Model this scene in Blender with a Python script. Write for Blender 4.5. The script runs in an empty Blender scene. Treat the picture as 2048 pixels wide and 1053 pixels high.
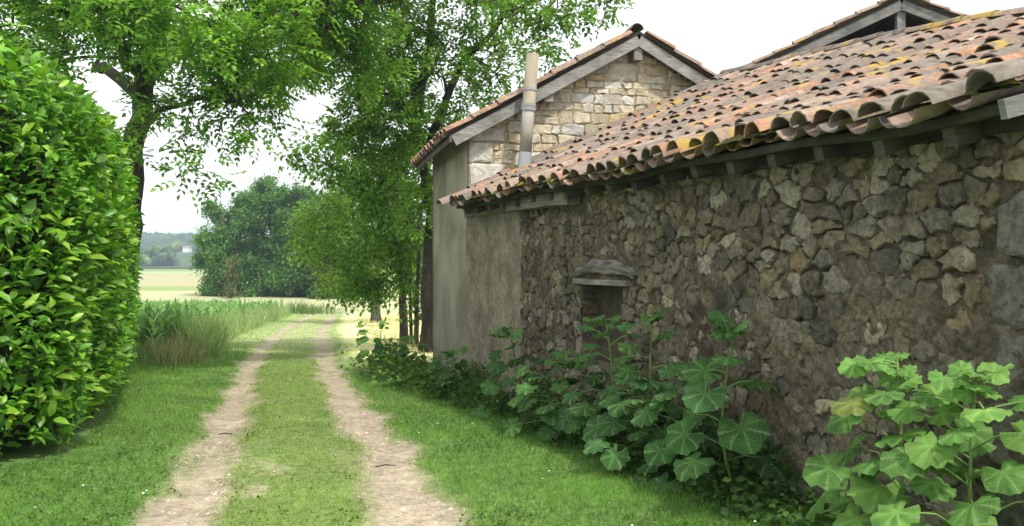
import bpy, math, random
import numpy as np
from mathutils import Vector, Matrix, Euler

# ------------------------------------------------------------------ camera, world, sun, exposure
scene = bpy.context.scene
col = scene.collection
F_PX, CX, HY, EYE = 1800.0, 1024.0, 522.0, 1.6
cam_d = bpy.data.cameras.new('camera')
cam = bpy.data.objects.new('camera', cam_d); col.objects.link(cam)
cam.location = (0, 0, EYE)
cam.rotation_euler = (math.radians(90) - math.atan(4.5 / F_PX), 0, 0)
cam_d.lens = F_PX / 2048 * 36; cam_d.sensor_width = 36
cam_d.clip_start = 0.05; cam_d.clip_end = 6000
scene.camera = cam

SUN_EL = math.radians(54)
SUN_H = Vector((0.56, -0.83, 0)).normalized()           # where the sun stands, seen from above
world = bpy.data.worlds.new('World'); scene.world = world; world.use_nodes = True
wn = world.node_tree; wn.nodes.clear()
sky = wn.nodes.new('ShaderNodeTexSky'); sky.sky_type = 'NISHITA'; sky.sun_disc = False
sky.sun_elevation = SUN_EL; sky.sun_rotation = math.atan2(SUN_H.x, SUN_H.y)
sky.dust_density = 4.0; sky.air_density = 1.0
b1 = wn.nodes.new('ShaderNodeBackground'); b1.inputs[1].default_value = 0.10
b2 = wn.nodes.new('ShaderNodeBackground'); b2.inputs[0].default_value = (0.97, 0.99, 1.0, 1); b2.inputs[1].default_value = 1.25
tc = wn.nodes.new('ShaderNodeTexCoord')
nz = wn.nodes.new('ShaderNodeTexNoise'); nz.inputs['Scale'].default_value = 2.2; nz.inputs['Detail'].default_value = 5
rp = wn.nodes.new('ShaderNodeMapRange'); rp.inputs[1].default_value = 0.3; rp.inputs[2].default_value = 0.6
rp.inputs[3].default_value = 0.72; rp.inputs[4].default_value = 0.94
mxs = wn.nodes.new('ShaderNodeMixShader'); wo = wn.nodes.new('ShaderNodeOutputWorld')
wn.links.new(tc.outputs['Generated'], nz.inputs['Vector']); wn.links.new(nz.outputs[0], rp.inputs[0])
wn.links.new(sky.outputs[0], b1.inputs[0]); wn.links.new(rp.outputs[0], mxs.inputs[0])
wn.links.new(b1.outputs[0], mxs.inputs[1]); wn.links.new(b2.outputs[0], mxs.inputs[2]); wn.links.new(mxs.outputs[0], wo.inputs[0])

sun_d = bpy.data.lights.new('sun', 'SUN'); sun_d.energy = 3.0; sun_d.angle = math.radians(3.0); sun_d.color = (1.0, 0.95, 0.86)
sun = bpy.data.objects.new('sun', sun_d); col.objects.link(sun)
to_sun = Vector((SUN_H.x * math.cos(SUN_EL), SUN_H.y * math.cos(SUN_EL), math.sin(SUN_EL)))
sun.rotation_euler = to_sun.to_track_quat('Z', 'Y').to_euler(); sun.location = (0, 0, 40)
vs = scene.view_settings
vs.view_transform = 'Standard'; vs.look = 'None'; vs.exposure = 0.5; vs.gamma = 1.0; vs.use_curve_mapping = False
scene.cycles.max_bounces = 6; scene.cycles.transparent_max_bounces = 4; scene.cycles.volume_bounces = 0
scene.cycles.use_denoising = True
scene.cycles.caustics_reflective = False; scene.cycles.caustics_refractive = False

# ------------------------------------------------------------------ helpers
rnd = random.Random(11)
rng = np.random.default_rng(11)

def px(x, y, Y):
    """a point of the place at depth Y that is seen towards (x, y) of the 2048 px photograph"""
    return np.array([(x - CX) / F_PX * Y, Y, EYE + (HY - y) / F_PX * Y])

def vnoise(x, y, seed=0):
    x = np.asarray(x, float); y = np.asarray(y, float)
    xi = np.floor(x).astype(np.int64); yi = np.floor(y).astype(np.int64)
    fx = x - xi; fy = y - yi
    fx = fx * fx * (3 - 2 * fx); fy = fy * fy * (3 - 2 * fy)
    def h(a, b):
        n = (a * 374761393 + b * 668265263 + seed * 1442695041) & 0xFFFFFFFF
        n = ((n ^ (n >> 13)) * 1274126177) & 0xFFFFFFFF
        return ((n ^ (n >> 16)) & 0xFFFF) / 65535.0
    return (h(xi, yi) * (1 - fx) + h(xi + 1, yi) * fx) * (1 - fy) + (h(xi, yi + 1) * (1 - fx) + h(xi + 1, yi + 1) * fx) * fy

def fbm(x, y, seed=0, octv=4):
    x = np.asarray(x, float); y = np.asarray(y, float)
    a, s, t = 0.5, 0.0, 0.0
    for k in range(octv):
        s = s + a * vnoise(x * 2 ** k, y * 2 ** k, seed + k * 17); t += a; a *= 0.5
    return s / t

def sstep(a, b, x):
    t = np.clip((np.asarray(x, float) - a) / (b - a), 0, 1)
    return t * t * (3 - 2 * t)

def tag(o, label=None, cat=None, group=None, kind=None):
    if label: o['label'] = label
    if cat: o['category'] = cat
    if group: o['group'] = group
    if kind: o['kind'] = kind
    return o

def attach(o, parent):
    if parent is not None:
        o.parent = parent
        o.matrix_parent_inverse = Matrix.Translation(-Vector(parent.get('_loc', (0, 0, 0))))
    return o

EMPTIES = []
def thing(name, loc, label, cat, group=None):
    o = bpy.data.objects.new(name, None); col.objects.link(o)
    o.location = loc; o['_loc'] = tuple(float(v) for v in loc); o.empty_display_size = 0.3
    EMPTIES.append(o)
    return tag(o, label, cat, group)

def make_mesh(name, V, F, material, cols=None, smooth=False):
    """V (n,3); F (m,k) array or list of tuples; cols (n,3) or (3,) -> point attribute 'tint'"""
    me = bpy.data.meshes.new(name)
    V = np.asarray(V, np.float32)
    if isinstance(F, np.ndarray):
        m, k = F.shape
        me.vertices.add(len(V)); me.vertices.foreach_set('co', V.ravel())
        me.loops.add(m * k); me.loops.foreach_set('vertex_index', F.astype(np.int32).ravel())
        me.polygons.add(m); me.polygons.foreach_set('loop_start', np.arange(0, m * k, k, dtype=np.int32))
        me.polygons.foreach_set('loop_total', np.full(m, k, np.int32))
        me.update(calc_edges=True)
    else:
        me.from_pydata([tuple(map(float, v)) for v in V], [], [tuple(int(i) for i in f) for f in F])
    if cols is not None:
        a = me.attributes.new('tint', 'FLOAT_COLOR', 'POINT')
        c = np.ones((len(V), 4), np.float32); c[:, :3] = cols
        a.data.foreach_set('color', c.ravel())
    if smooth:
        me.polygons.foreach_set('use_smooth', np.ones(len(me.polygons), bool))
    me.materials.append(material)
    return me

def obj(name, me, parent=None, matrix=None):
    o = bpy.data.objects.new(name, me); col.objects.link(o)
    if matrix is not None: o.matrix_basis = matrix
    return attach(o, parent)

class MB:
    """collects pieces, builds one mesh object"""
    def __init__(s): s.V = []; s.F = []; s.C = []; s.n = 0
    def add(s, V, F, c=(0.5, 0.5, 0.5)):
        V = np.asarray(V, float); s.V.append(V)
        for f in F: s.F.append(tuple(i + s.n for i in f))
        s.C.append(np.broadcast_to(np.asarray(c, float), (len(V), 3))); s.n += len(V)
    def box(s, o, ex, ey, ez, c=(0.5, 0.5, 0.5)):
        o, ex, ey, ez = [np.asarray(v, float) for v in (o, ex, ey, ez)]
        V = [o, o + ex, o + ex + ey, o + ey, o + ez, o + ex + ez, o + ex + ey + ez, o + ey + ez]
        F = [(0, 3, 2, 1), (4, 5, 6, 7), (0, 1, 5, 4), (1, 2, 6, 5), (2, 3, 7, 6), (3, 0, 4, 7)]
        if np.dot(np.cross(ex, ey), ez) < 0: F = [f[::-1] for f in F]
        s.add(V, F, c)
    def beam(s, a, b, w, h, up=(0, 0, 1), c=(0.5, 0.5, 0.5), warp=0.0, n=1):
        a, b, up = [np.asarray(v, float) for v in (a, b, up)]
        d = b - a; L = np.linalg.norm(d); d /= L
        sd = np.cross(d, up); sd /= np.linalg.norm(sd); u = np.cross(sd, d)
        V = []; F = []
        for i in range(n + 1):
            p = a + d * L * i / n + (u * rnd.uniform(-1, 1) + sd * rnd.uniform(-1, 1)) * warp
            for (x, y) in ((-1, -1), (1, -1), (1, 1), (-1, 1)):
                V.append(p + sd * x * w / 2 + u * y * h / 2)
        for i in range(n):
            for k in range(4):
                F.append((i * 4 + k, i * 4 + (k + 1) % 4, i * 4 + 4 + (k + 1) % 4, i * 4 + 4 + k))
        F.append((3, 2, 1, 0)); m = n * 4; F.append((m, m + 1, m + 2, m + 3))
        s.add(V, F, c)
    def tube(s, pts, radii, seg=8, c=(0.5, 0.5, 0.5), cap=True):
        pts = [np.asarray(p, float) for p in pts]; n = len(pts)
        V = []; F = []
        ref = np.array([0.3, 0.2, 0.93])
        for i in range(n):
            d = pts[min(i + 1, n - 1)] - pts[max(i - 1, 0)]; d = d / (np.linalg.norm(d) + 1e-9)
            a = np.cross(d, ref)
            if np.linalg.norm(a) < 1e-3: a = np.cross(d, (1, 0, 0))
            a /= np.linalg.norm(a); b = np.cross(d, a)
            for k in range(seg):
                t = 2 * math.pi * k / seg
                V.append(pts[i] + (a * math.cos(t) + b * math.sin(t)) * radii[i])
        for i in range(n - 1):
            for k in range(seg):
                k2 = (k + 1) % seg
                F.append((i * seg + k, i * seg + k2, (i + 1) * seg + k2, (i + 1) * seg + k))
        if cap:
            F.append(tuple(range(seg))[::-1]); F.append(tuple((n - 1) * seg + k for k in range(seg)))
        s.add(V, F, c)
    def build(s, name, material, parent=None, smooth=False, kind=None):
        me = make_mesh(name, np.concatenate(s.V), s.F, material, np.concatenate(s.C), smooth)
        o = obj(name, me, parent)
        if kind: o['kind'] = kind
        return o

# ------------------------------------------------------------------ materials (all procedural)
def new_mat(name):
    m = bpy.data.materials.new(name); m.use_nodes = True
    return m, m.node_tree, m.node_tree.nodes['Principled BSDF']

def noise(nt, scale, detail=4.0, rough=0.55, vec=None, dist=0.0):
    n = nt.nodes.new('ShaderNodeTexNoise'); n.inputs['Scale'].default_value = scale
    n.inputs['Detail'].default_value = detail; n.inputs['Roughness'].default_value = rough
    n.inputs['Distortion'].default_value = dist
    nt.links.new(vec, n.inputs['Vector']); return n

def ramp(nt, src, lo, hi, a=0.0, b=1.0):
    r = nt.nodes.new('ShaderNodeMapRange'); r.interpolation_type = 'SMOOTHSTEP'
    r.inputs[1].default_value = lo; r.inputs[2].default_value = hi; r.inputs[3].default_value = a; r.inputs[4].default_value = b
    nt.links.new(src, r.inputs[0]); return r.outputs[0]

def mixc(nt, fac, a, b, mode='MIX'):
    m = nt.nodes.new('ShaderNodeMix'); m.data_type = 'RGBA'; m.blend_type = mode
    for sock, v in ((m.inputs[0], fac), (m.inputs[6], a), (m.inputs[7], b)):
        if hasattr(v, 'is_output'): nt.links.new(v, sock)
        elif isinstance(v, (int, float)): sock.default_value = v
        else: sock.default_value = (*v, 1)
    return m.outputs[2]

def surf_mat(name, color=None, scale=8.0, var=0.5, patches=(), bump=0.3, bscale=40.0, bdist=0.02, rough=0.9, stretch=None, big=0.25, spec=0.25, metallic=0.0):
    """tint attribute (or a colour) with grain, wear patches [(colour, scale, lo, hi, amount)] and relief"""
    m, nt, bs = new_mat(name)
    geo = nt.nodes.new('ShaderNodeNewGeometry'); vec = geo.outputs['Position']
    if stretch:
        mp = nt.nodes.new('ShaderNodeMapping'); mp.inputs['Scale'].default_value = stretch
        nt.links.new(vec, mp.inputs['Vector']); vecs = mp.outputs[0]
    else: vecs = vec
    if color is None:
        at = nt.nodes.new('ShaderNodeAttribute'); at.attribute_name = 'tint'; base = at.outputs['Color']
    else:
        rgb = nt.nodes.new('ShaderNodeRGB'); rgb.outputs[0].default_value = (*color, 1); base = rgb.outputs[0]
    n1 = noise(nt, scale, 6, 0.65, vecs); v1 = ramp(nt, n1.outputs[0], 0.25, 0.75, 1 - var, 1 + var)
    n2 = noise(nt, scale * 0.13, 3, 0.5, vec); v2 = ramp(nt, n2.outputs[0], 0.3, 0.7, 1 - big, 1 + big)
    mu = nt.nodes.new('ShaderNodeMath'); mu.operation = 'MULTIPLY'
    nt.links.new(v1, mu.inputs[0]); nt.links.new(v2, mu.inputs[1])
    c = mixc(nt, 1.0, base, mu.outputs[0], 'MULTIPLY')
    for (pc, ps, lo, hi, amt) in patches:
        pn = noise(nt, ps, 7, 0.65, vec, 0.4)
        c = mixc(nt, ramp(nt, pn.outputs[0], lo, hi, 0.0, amt), c, pc)
    nt.links.new(c, bs.inputs['Base Color'])
    bs.inputs['Roughness'].default_value = rough; bs.inputs['Specular IOR Level'].default_value = spec
    bs.inputs['Metallic'].default_value = metallic
    bn = noise(nt, bscale, 8, 0.7, vecs)
    bm = nt.nodes.new('ShaderNodeBump'); bm.inputs['Strength'].default_value = bump; bm.inputs['Distance'].default_value = bdist
    nt.links.new(bn.outputs[0], bm.inputs['Height']); nt.links.new(bm.outputs[0], bs.inputs['Normal'])
    return m

def leaf_mat(name, rough=0.5, trans=0.35, spec=0.3, vein=0.0):
    m, nt, bs = new_mat(name)
    at = nt.nodes.new('ShaderNodeAttribute'); at.attribute_name = 'tint'
    geo = nt.nodes.new('ShaderNodeNewGeometry')
    n1 = noise(nt, 9.0, 3, 0.6, geo.outputs['Position'])
    oi = nt.nodes.new('ShaderNodeObjectInfo')
    v = ramp(nt, n1.outputs[0], 0.3, 0.7, 0.75, 1.25)
    ov = ramp(nt, oi.outputs['Random'], 0.0, 1.0, 0.85, 1.15)
    mu = nt.nodes.new('ShaderNodeMath'); mu.operation = 'MULTIPLY'; nt.links.new(v, mu.inputs[0]); nt.links.new(ov, mu.inputs[1])
    c = mixc(nt, 1.0, at.outputs['Color'], mu.outputs[0], 'MULTIPLY')
    if vein:
        tcn = nt.nodes.new('ShaderNodeTexCoord'); sep = nt.nodes.new('ShaderNodeSeparateXYZ'); nt.links.new(tcn.outputs['Object'], sep.inputs[0])
        def mth(op, a, b=None):
            q = nt.nodes.new('ShaderNodeMath'); q.operation = op
            for k_, v_ in enumerate((a, b)):
                if v_ is None: continue
                if hasattr(v_, 'is_output'): nt.links.new(v_, q.inputs[k_])
                else: q.inputs[k_].default_value = v_
            return q.outputs[0]
        xx = mth('ADD', sep.outputs[0], -0.06); wob = mth('MULTIPLY', mth('ADD', n1.outputs[0], -0.5), 0.5)
        ang = mth('ADD', mth('ARCTAN2', sep.outputs[1], xx), wob)
        ray = mth('POWER', mth('ABSOLUTE', mth('COSINE', mth('MULTIPLY', ang, 3.5))), 60.0)
        rad = mth('POWER', mth('ADD', mth('POWER', xx, 2.0), mth('POWER', sep.outputs[1], 2.0)), 0.5)
        sub = mth('POWER', mth('ABSOLUTE', mth('SINE', mth('ADD', mth('MULTIPLY', rad, 38.0), mth('MULTIPLY', mth('ABSOLUTE', mth('COSINE', mth('MULTIPLY', ang, 3.5))), 5.0)))), 14.0)
        vn = mth('MINIMUM', mth('ADD', mth('MULTIPLY', ray, 0.8), mth('MULTIPLY', sub, 0.30)), 1.0)
        c = mixc(nt, vn, c, (0.20, 0.30, 0.12))
        n3 = noise(nt, 45.0, 3, 0.6, geo.outputs['Position']); c = mixc(nt, ramp(nt, n3.outputs[0], 0.66, 0.72, 0.0, 0.7), c, (0.20, 0.16, 0.06))
        n2 = noise(nt, 70.0, 4, 0.6, geo.outputs['Position'])
        bm = nt.nodes.new('ShaderNodeBump'); bm.inputs['Strength'].default_value = vein; bm.inputs['Distance'].default_value = 0.006
        nt.links.new(n2.outputs[0], bm.inputs['Height']); nt.links.new(bm.outputs[0], bs.inputs['Normal'])
    nt.links.new(c, bs.inputs['Base Color']); bs.inputs['Roughness'].default_value = rough
    bs.inputs['Specular IOR Level'].default_value = spec
    tr = nt.nodes.new('ShaderNodeBsdfTranslucent')
    tcx = mixc(nt, 1.0, c, (1.35, 1.45, 0.7), 'MULTIPLY'); nt.links.new(tcx, tr.inputs[0])
    ms = nt.nodes.new('ShaderNodeMixShader'); ms.inputs[0].default_value = trans
    nt.links.new(bs.outputs[0], ms.inputs[1]); nt.links.new(tr.outputs[0], ms.inputs[2])
    nt.links.new(ms.outputs[0], nt.nodes['Material Output'].inputs[0])
    return m

M = {}
M['ground'] = surf_mat('ground_soil', scale=14, var=0.35, bump=0.6, bscale=60, bdist=0.02, big=0.12, rough=1.0)
M['stone'] = surf_mat('rubble_stone', scale=22, var=0.42, bump=0.95, bscale=38, bdist=0.03, rough=0.95,
    patches=(((0.27, 0.25, 0.195), 11, 0.56, 0.74, 0.55), ((0.04, 0.035, 0.026), 6, 0.52, 0.70, 0.7), ((0.17, 0.13, 0.065), 3.1, 0.58, 0.74, 0.45), ((0.27, 0.25, 0.20), 34, 0.57, 0.68, 0.6), ((0.035, 0.031, 0.024), 27, 0.56, 0.68, 0.75)))
M['mortar'] = surf_mat('earth_mortar', scale=26, var=0.5, bump=1.0, bscale=45, bdist=0.035, rough=1.0,
    patches=(((0.05, 0.045, 0.036), 2.3, 0.5, 0.68, 0.7), ((0.27, 0.20, 0.10), 4.0, 0.58, 0.72, 0.5), ((0.25, 0.23, 0.185), 17, 0.58, 0.70, 0.55), ((0.035, 0.03, 0.023), 30, 0.55, 0.68, 0.7)))
M['pale_stone'] = surf_mat('pale_limestone', scale=14, var=0.3, bump=0.8, bscale=34, bdist=0.02, rough=0.95, big=0.15,
    patches=(((0.50, 0.47, 0.42), 7, 0.55, 0.75, 0.5), ((0.12, 0.10, 0.075), 9, 0.62, 0.76, 0.6)))
M['pale_mortar'] = surf_mat('lime_mortar', color=(0.40, 0.33, 0.22), scale=20, var=0.3, bump=0.9, bscale=60, bdist=0.02, rough=1.0,
    patches=(((0.20, 0.16, 0.11), 3, 0.55, 0.7, 0.5),))
M['rough_render'] = surf_mat('rough_cement_render', color=(0.35, 0.305, 0.235), scale=30, var=0.4, bump=1.0, bscale=42, bdist=0.045, rough=1.0, stretch=(1, 1, 0.55),
    patches=(((0.17, 0.15, 0.115), 1.6, 0.5, 0.68, 0.6), ((0.46, 0.42, 0.34), 5, 0.58, 0.72, 0.5), ((0.07, 0.06, 0.045), 24, 0.58, 0.68, 0.6)))
M['cement'] = surf_mat('grey_cement_render', color=(0.37, 0.335, 0.265), scale=9, var=0.14, bump=0.3, bscale=70, bdist=0.008, rough=0.95, stretch=(1, 1, 0.35), big=0.2,
    patches=(((0.19, 0.175, 0.142), 0.8, 0.48, 0.66, 0.65),))
M['wood'] = surf_mat('weathered_grey_wood', scale=26, var=0.35, bump=0.6, bscale=60, bdist=0.012, rough=0.9, stretch=(0.25, 0.25, 2.2))
M['tile'] = surf_mat('clay_canal_tile', scale=24, var=0.35, bump=0.5, bscale=70, bdist=0.008, rough=0.92, big=0.12,
    patches=(((0.235, 0.21, 0.185), 5.5, 0.46, 0.65, 0.72), ((0.16, 0.14, 0.12), 1.1, 0.47, 0.62, 0.55), ((0.09, 0.078, 0.062), 9, 0.54, 0.7, 0.8), ((0.40, 0.28, 0.045), 2.6, 0.575, 0.635, 0.75), ((0.38, 0.36, 0.31), 17, 0.63, 0.72, 0.6)))
M['moss'] = surf_mat('moss', scale=40, var=0.5, bump=1.0, bscale=90, bdist=0.02, rough=1.0)
M['bark'] = surf_mat('bark', scale=18, var=0.5, bump=1.0, bscale=30, bdist=0.03, rough=1.0, stretch=(1, 1, 0.3),
    patches=(((0.22, 0.22, 0.17), 5, 0.60, 0.72, 0.5),))
M['metal'] = surf_mat('dull_flue_pipe', scale=10, var=0.12, bump=0.1, bscale=40, bdist=0.004, rough=0.6, stretch=(1, 1, 0.3), patches=(((0.34, 0.22, 0.12), 6, 0.6, 0.72, 0.45),))
M['dark'] = surf_mat('dark_timber', color=(0.035, 0.03, 0.026), scale=12, var=0.4, rough=0.95)
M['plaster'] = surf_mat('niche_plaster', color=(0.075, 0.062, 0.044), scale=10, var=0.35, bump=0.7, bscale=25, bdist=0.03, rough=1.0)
M['leaf'] = leaf_mat('tree_leaf', rough=0.5, trans=0.45)
M['laurel'] = leaf_mat('laurel_leaf', rough=0.40, trans=0.30, spec=0.5)
M['holly'] = leaf_mat('hollyhock_leaf', rough=0.78, trans=0.33, spec=0.2, vein=0.9)
M['weed'] = leaf_mat('weed_leaf', rough=0.7, trans=0.33, spec=0.2)
M['grass'] = leaf_mat('grass_blade', rough=0.6, trans=0.35, spec=0.2)
M['stem'] = surf_mat('plant_stem', scale=20, var=0.2, bump=0.2, rough=0.7)
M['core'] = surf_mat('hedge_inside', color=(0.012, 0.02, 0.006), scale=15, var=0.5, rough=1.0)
M['wood_far'] = surf_mat('far_wood_foliage', scale=0.35, var=0.45, bump=0.6, bscale=0.8, bdist=1.0, rough=1.0, big=0.2)
M['petal'] = surf_mat('petal', scale=10, var=0.1, rough=0.7)
M['house_white'] = surf_mat('white_render', color=(0.78, 0.77, 0.74), scale=1, var=0.05, rough=0.9)
M['pebble'] = surf_mat('pebble', scale=40, var=0.3, bump=0.4, bscale=80, bdist=0.004, rough=0.95)

# ------------------------------------------------------------------ ground
_ty = np.array([-400, -10, 0, 6, 7.6, 9.85, 14, 18, 30, 47, 60, 75, 100, 200, 3000.])
_tx = np.array([100, 2.5, 0.05, -1.41, -1.79, -2.39, -3.45, -4.47, -7.1, -10.3, -12.6, -15.8, -21.5, -46, -760.])
_yy = np.arange(-20, 140, 0.25); _cc = np.interp(_yy, _ty, _tx)
_k = np.hanning(21); _k /= _k.sum(); _cc2 = _cc.copy(); _cc2[10:-10] = np.convolve(_cc, _k, 'valid')
def track_x(y):
    y = np.asarray(y, float)
    return np.where((y > -15) & (y < 135), np.interp(y, _yy, _cc2), np.interp(y, _ty, _tx))

def rut_mask(u, y):
    w1 = (fbm(y * 1.6, u * 4, 3, 5) - 0.5) * 0.44
    w2 = (fbm(y * 1.4 + 50, u * 4, 5, 5) - 0.5) * 0.44
    fade = 1 - 0.18 * sstep(11, 22, y)
    l = 1 - sstep(0.05, 0.33, np.abs(u + 0.735) + w1)
    r = 1 - sstep(0.08, 0.36, np.abs(u - 0.735) + w2)
    mid = sstep(0.60, 0.72, fbm(u * 3.0 + 9, y * 1.6, 23)) * (1 - sstep(0.3, 0.6, np.abs(u))) * 0.5 * (1 - sstep(6.3, 8.5, y))
    return np.maximum(np.maximum(l, r) * fade, mid)

def ground_z(x, y):
    x = np.asarray(x, float); y = np.asarray(y, float)
    yy = np.clip(y, 8, 66)
    z = -0.038 * (yy - 8) + 0.038 * 1.2 * (1 - sstep(6, 12, y)) - 0.0456
    u = x - track_x(y)
    near = 1 - sstep(60, 90, y)
    z = z - 0.035 * np.exp(-((np.abs(u) - 0.74) / 0.26) ** 2) * near + (fbm(x * 0.5, y * 0.5, 9) - 0.5) * 0.09 * near
    z = z + 0.03 * sstep(1.2, 2.4, np.abs(u)) * near
    return z

def zone_color(x, y, u):
    n = fbm(x * 0.9, y * 0.9, 31); n2 = fbm(x * 4, y * 4, 37)
    sh = x.shape + (1,)
    def L(c): return np.array(c, float).reshape((1,) * x.ndim + (3,))
    t = n.reshape(sh)
    c = L((0.095, 0.185, 0.045)) * (1 - t) + L((0.165, 0.255, 0.070)) * t
    strip = (1 - sstep(0.5, 1.1, np.abs(u))).reshape(sh)
    c = c * (1 - 0.5 * strip) + L((0.22, 0.26, 0.085)) * 0.5 * strip
    # mown dry grass right beyond the house, uneven edge, sun patch painted in
    e = (fbm(x * 0.7 + 4, y * 0.5, 41) - 0.5) * 2.4
    dry = sstep(0.9, 1.7, u + e * 0.25) * sstep(14.5, 17, y + e) * (1 - sstep(55, 75, y))
    dry = np.maximum(dry, 0.35 * sstep(18, 28, y) * (1 - sstep(55, 75, y)) * (1 - sstep(2, 3, -u)))
    dry = (dry * (0.85 + 0.3 * n2)).clip(0, 1).reshape(sh)
    c = c * (1 - dry) + L((0.64, 0.60, 0.43)) * dry
    r = (rut_mask(u, y) * (1 - sstep(60, 75, y))).reshape(sh)
    c = c * (1 - r) + (L((0.365, 0.305, 0.22)) * (0.8 + 0.4 * n2.reshape(sh))) * r
    soil = (sstep(1.9, 2.8, -u) * sstep(16, 19, y) * (1 - sstep(66, 74, y))).reshape(sh)
    c = c * (1 - soil) + L((0.11, 0.13, 0.05)) * soil
    wob = (fbm(x * 0.02, y * 0.02, 5) - 0.5) * 18
    def band(y0, y1, colr, s=4.0):
        nonlocal c
        m = (sstep(y0 - s, y0 + s, y + wob) * (1 - sstep(y1 - s, y1 + s, y + wob))).reshape(sh)
        c = c * (1 - m) + L(colr) * m
    band(68, 118, (0.40, 0.40, 0.22)); band(118, 134, (0.22, 0.30, 0.10), 3); band(134, 250, (0.36, 0.34, 0.19), 6)
    band(250, 330, (0.34, 0.38, 0.18), 12); band(330, 3000, (0.20, 0.27, 0.09), 12)
    return c

def axis(lo, hi, dense_lo, dense_hi, step, g):
    a = list(np.arange(dense_lo, dense_hi, step)); s = step; v = a[-1]
    while v < hi: s *= g; v += s; a.append(v)
    s = step; v = a[0]; b = []
    while v > lo: s *= g; v -= s; b.append(v)
    return np.array(b[::-1] + a)
ua = axis(-1400, 1400, -2.0, 2.2, 0.045, 1.11)
ya = axis(-30, 2200, 4.5, 24, 0.085, 1.035)
U, Yg = np.meshgrid(ua, ya)
Xg = track_x(Yg) + U; Zg = ground_z(Xg, Yg)
nu = len(ua); ny = len(ya)
idx = np.arange(nu * ny).reshape(ny, nu)
Fg = np.stack([idx[:-1, :-1], idx[:-1, 1:], idx[1:, 1:], idx[1:, :-1]], -1).reshape(-1, 4)
g = obj('ground', make_mesh('ground', np.stack([Xg, Yg, Zg], -1).reshape(-1, 3), Fg, M['ground'], zone_color(Xg, Yg, U).reshape(-1, 3), True))
tag(g, 'grassy ground with two pale gravel wheel tracks leading to far fields', 'ground', kind='structure')

# ------------------------------------------------------------------ the long low building: frame of its wall
D = np.array([-0.357, 0.934, 0.0]); D /= np.linalg.norm(D)          # along the wall, away from the camera
N = np.array([-D[1], D[0], 0.0])                                     # out of the wall, towards the track
W0 = np.array([-0.5, 11.9, 0.0]); UP = np.array([0, 0, 1.0])
S_NEAR, S_FAR = -8.3, 0.3
def wp(s, z, out=0.0): return W0 + D * s + UP * z + N * out
P0 = np.array([-0.78, 11.8, 2.37]); T = -N                           # eave corner; T runs up the roof
def pitch(s): return float(np.interp(s, (-8.4, -6.5, -5.2, -4.5, -2.6, -1.7, 0.0), (0.300, 0.335, 0.372, 0.402, 0.428, 0.445, 0.475)))
TOP = 3.95
def roof_pt(s, t, lift=0.0):
    p = P0 + D * s + T * t
    sag = 0.016 * math.sin(s * 1.9 + 0.6) + 0.010 * math.sin(s * 4.3 + t) - 0.03 * math.sin(math.pi * min(max(t / TOP, 0), 1))
    return p + UP * (pitch(s) * t + sag + lift)
def roof_end(t): return min(0.10, 0.31 - 0.147 * t)

# house frame
G0 = np.array([-0.59, 12.2, 0.0]); GD = np.array([0.9765, 0.2154, 0.0]); HD = np.array([-0.2154, 0.9765, 0.0]); GN = -HD

def clip_poly(P, q, nrm):
    """keep the side of the line through q where (p-q).nrm <= 0"""
    out = []; n = len(P)
    for i in range(n):
        a, b = P[i], P[(i + 1) % n]
        da, db = np.dot(a - q, nrm), np.dot(b - q, nrm)
        if da <= 0: out.append(a)
        if (da < 0) != (db < 0) and abs(da - db) > 1e-12:
            out.append(a + (b - a) * da / (da - db))
    return out

def cells(seeds, bound, aniso=1.0):
    S = np.array(seeds); res = []
    for i, p in enumerate(S):
        dd = S - p; d2 = dd[:, 0] ** 2 + (dd[:, 1] * aniso) ** 2
        near = np.argsort(d2)[1:22]
        P = [np.array(b, float) for b in bound]
        for j in near:
            nrm = np.array([dd[j, 0], dd[j, 1] * aniso * aniso])
            P = clip_poly(P, p + dd[j] / 2, nrm)
            if len(P) < 3: break
        res.append(P if len(P) >= 3 else None)
    return res

def cut_rects(P, rects):
    for (s0, s1, z0, z1) in rects:
        c = np.mean(P, 0)
        if max(p[0] for p in P) <= s0 or min(p[0] for p in P) >= s1 or max(p[1] for p in P) <= z0 or min(p[1] for p in P) >= z1: continue
        opts = [(s0 - c[0], (s0, 0), (1, 0)), (c[0] - s1, (s1, 0), (-1, 0)), (z0 - c[1], (0, z0), (0, 1)), (c[1] - z1, (0, z1), (0, -1))]
        o = max(opts, key=lambda k: k[0])
        if o[0] <= 0: return None
        P = clip_poly(P, np.array(o[1], float), np.array(o[2], float))
        if len(P) < 3: return None
    return P

def area2(P):
    P = np.array(P); x, y = P[:, 0], P[:, 1]
    return 0.5 * np.sum(x * np.roll(y, -1) - y * np.roll(x, -1))

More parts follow.
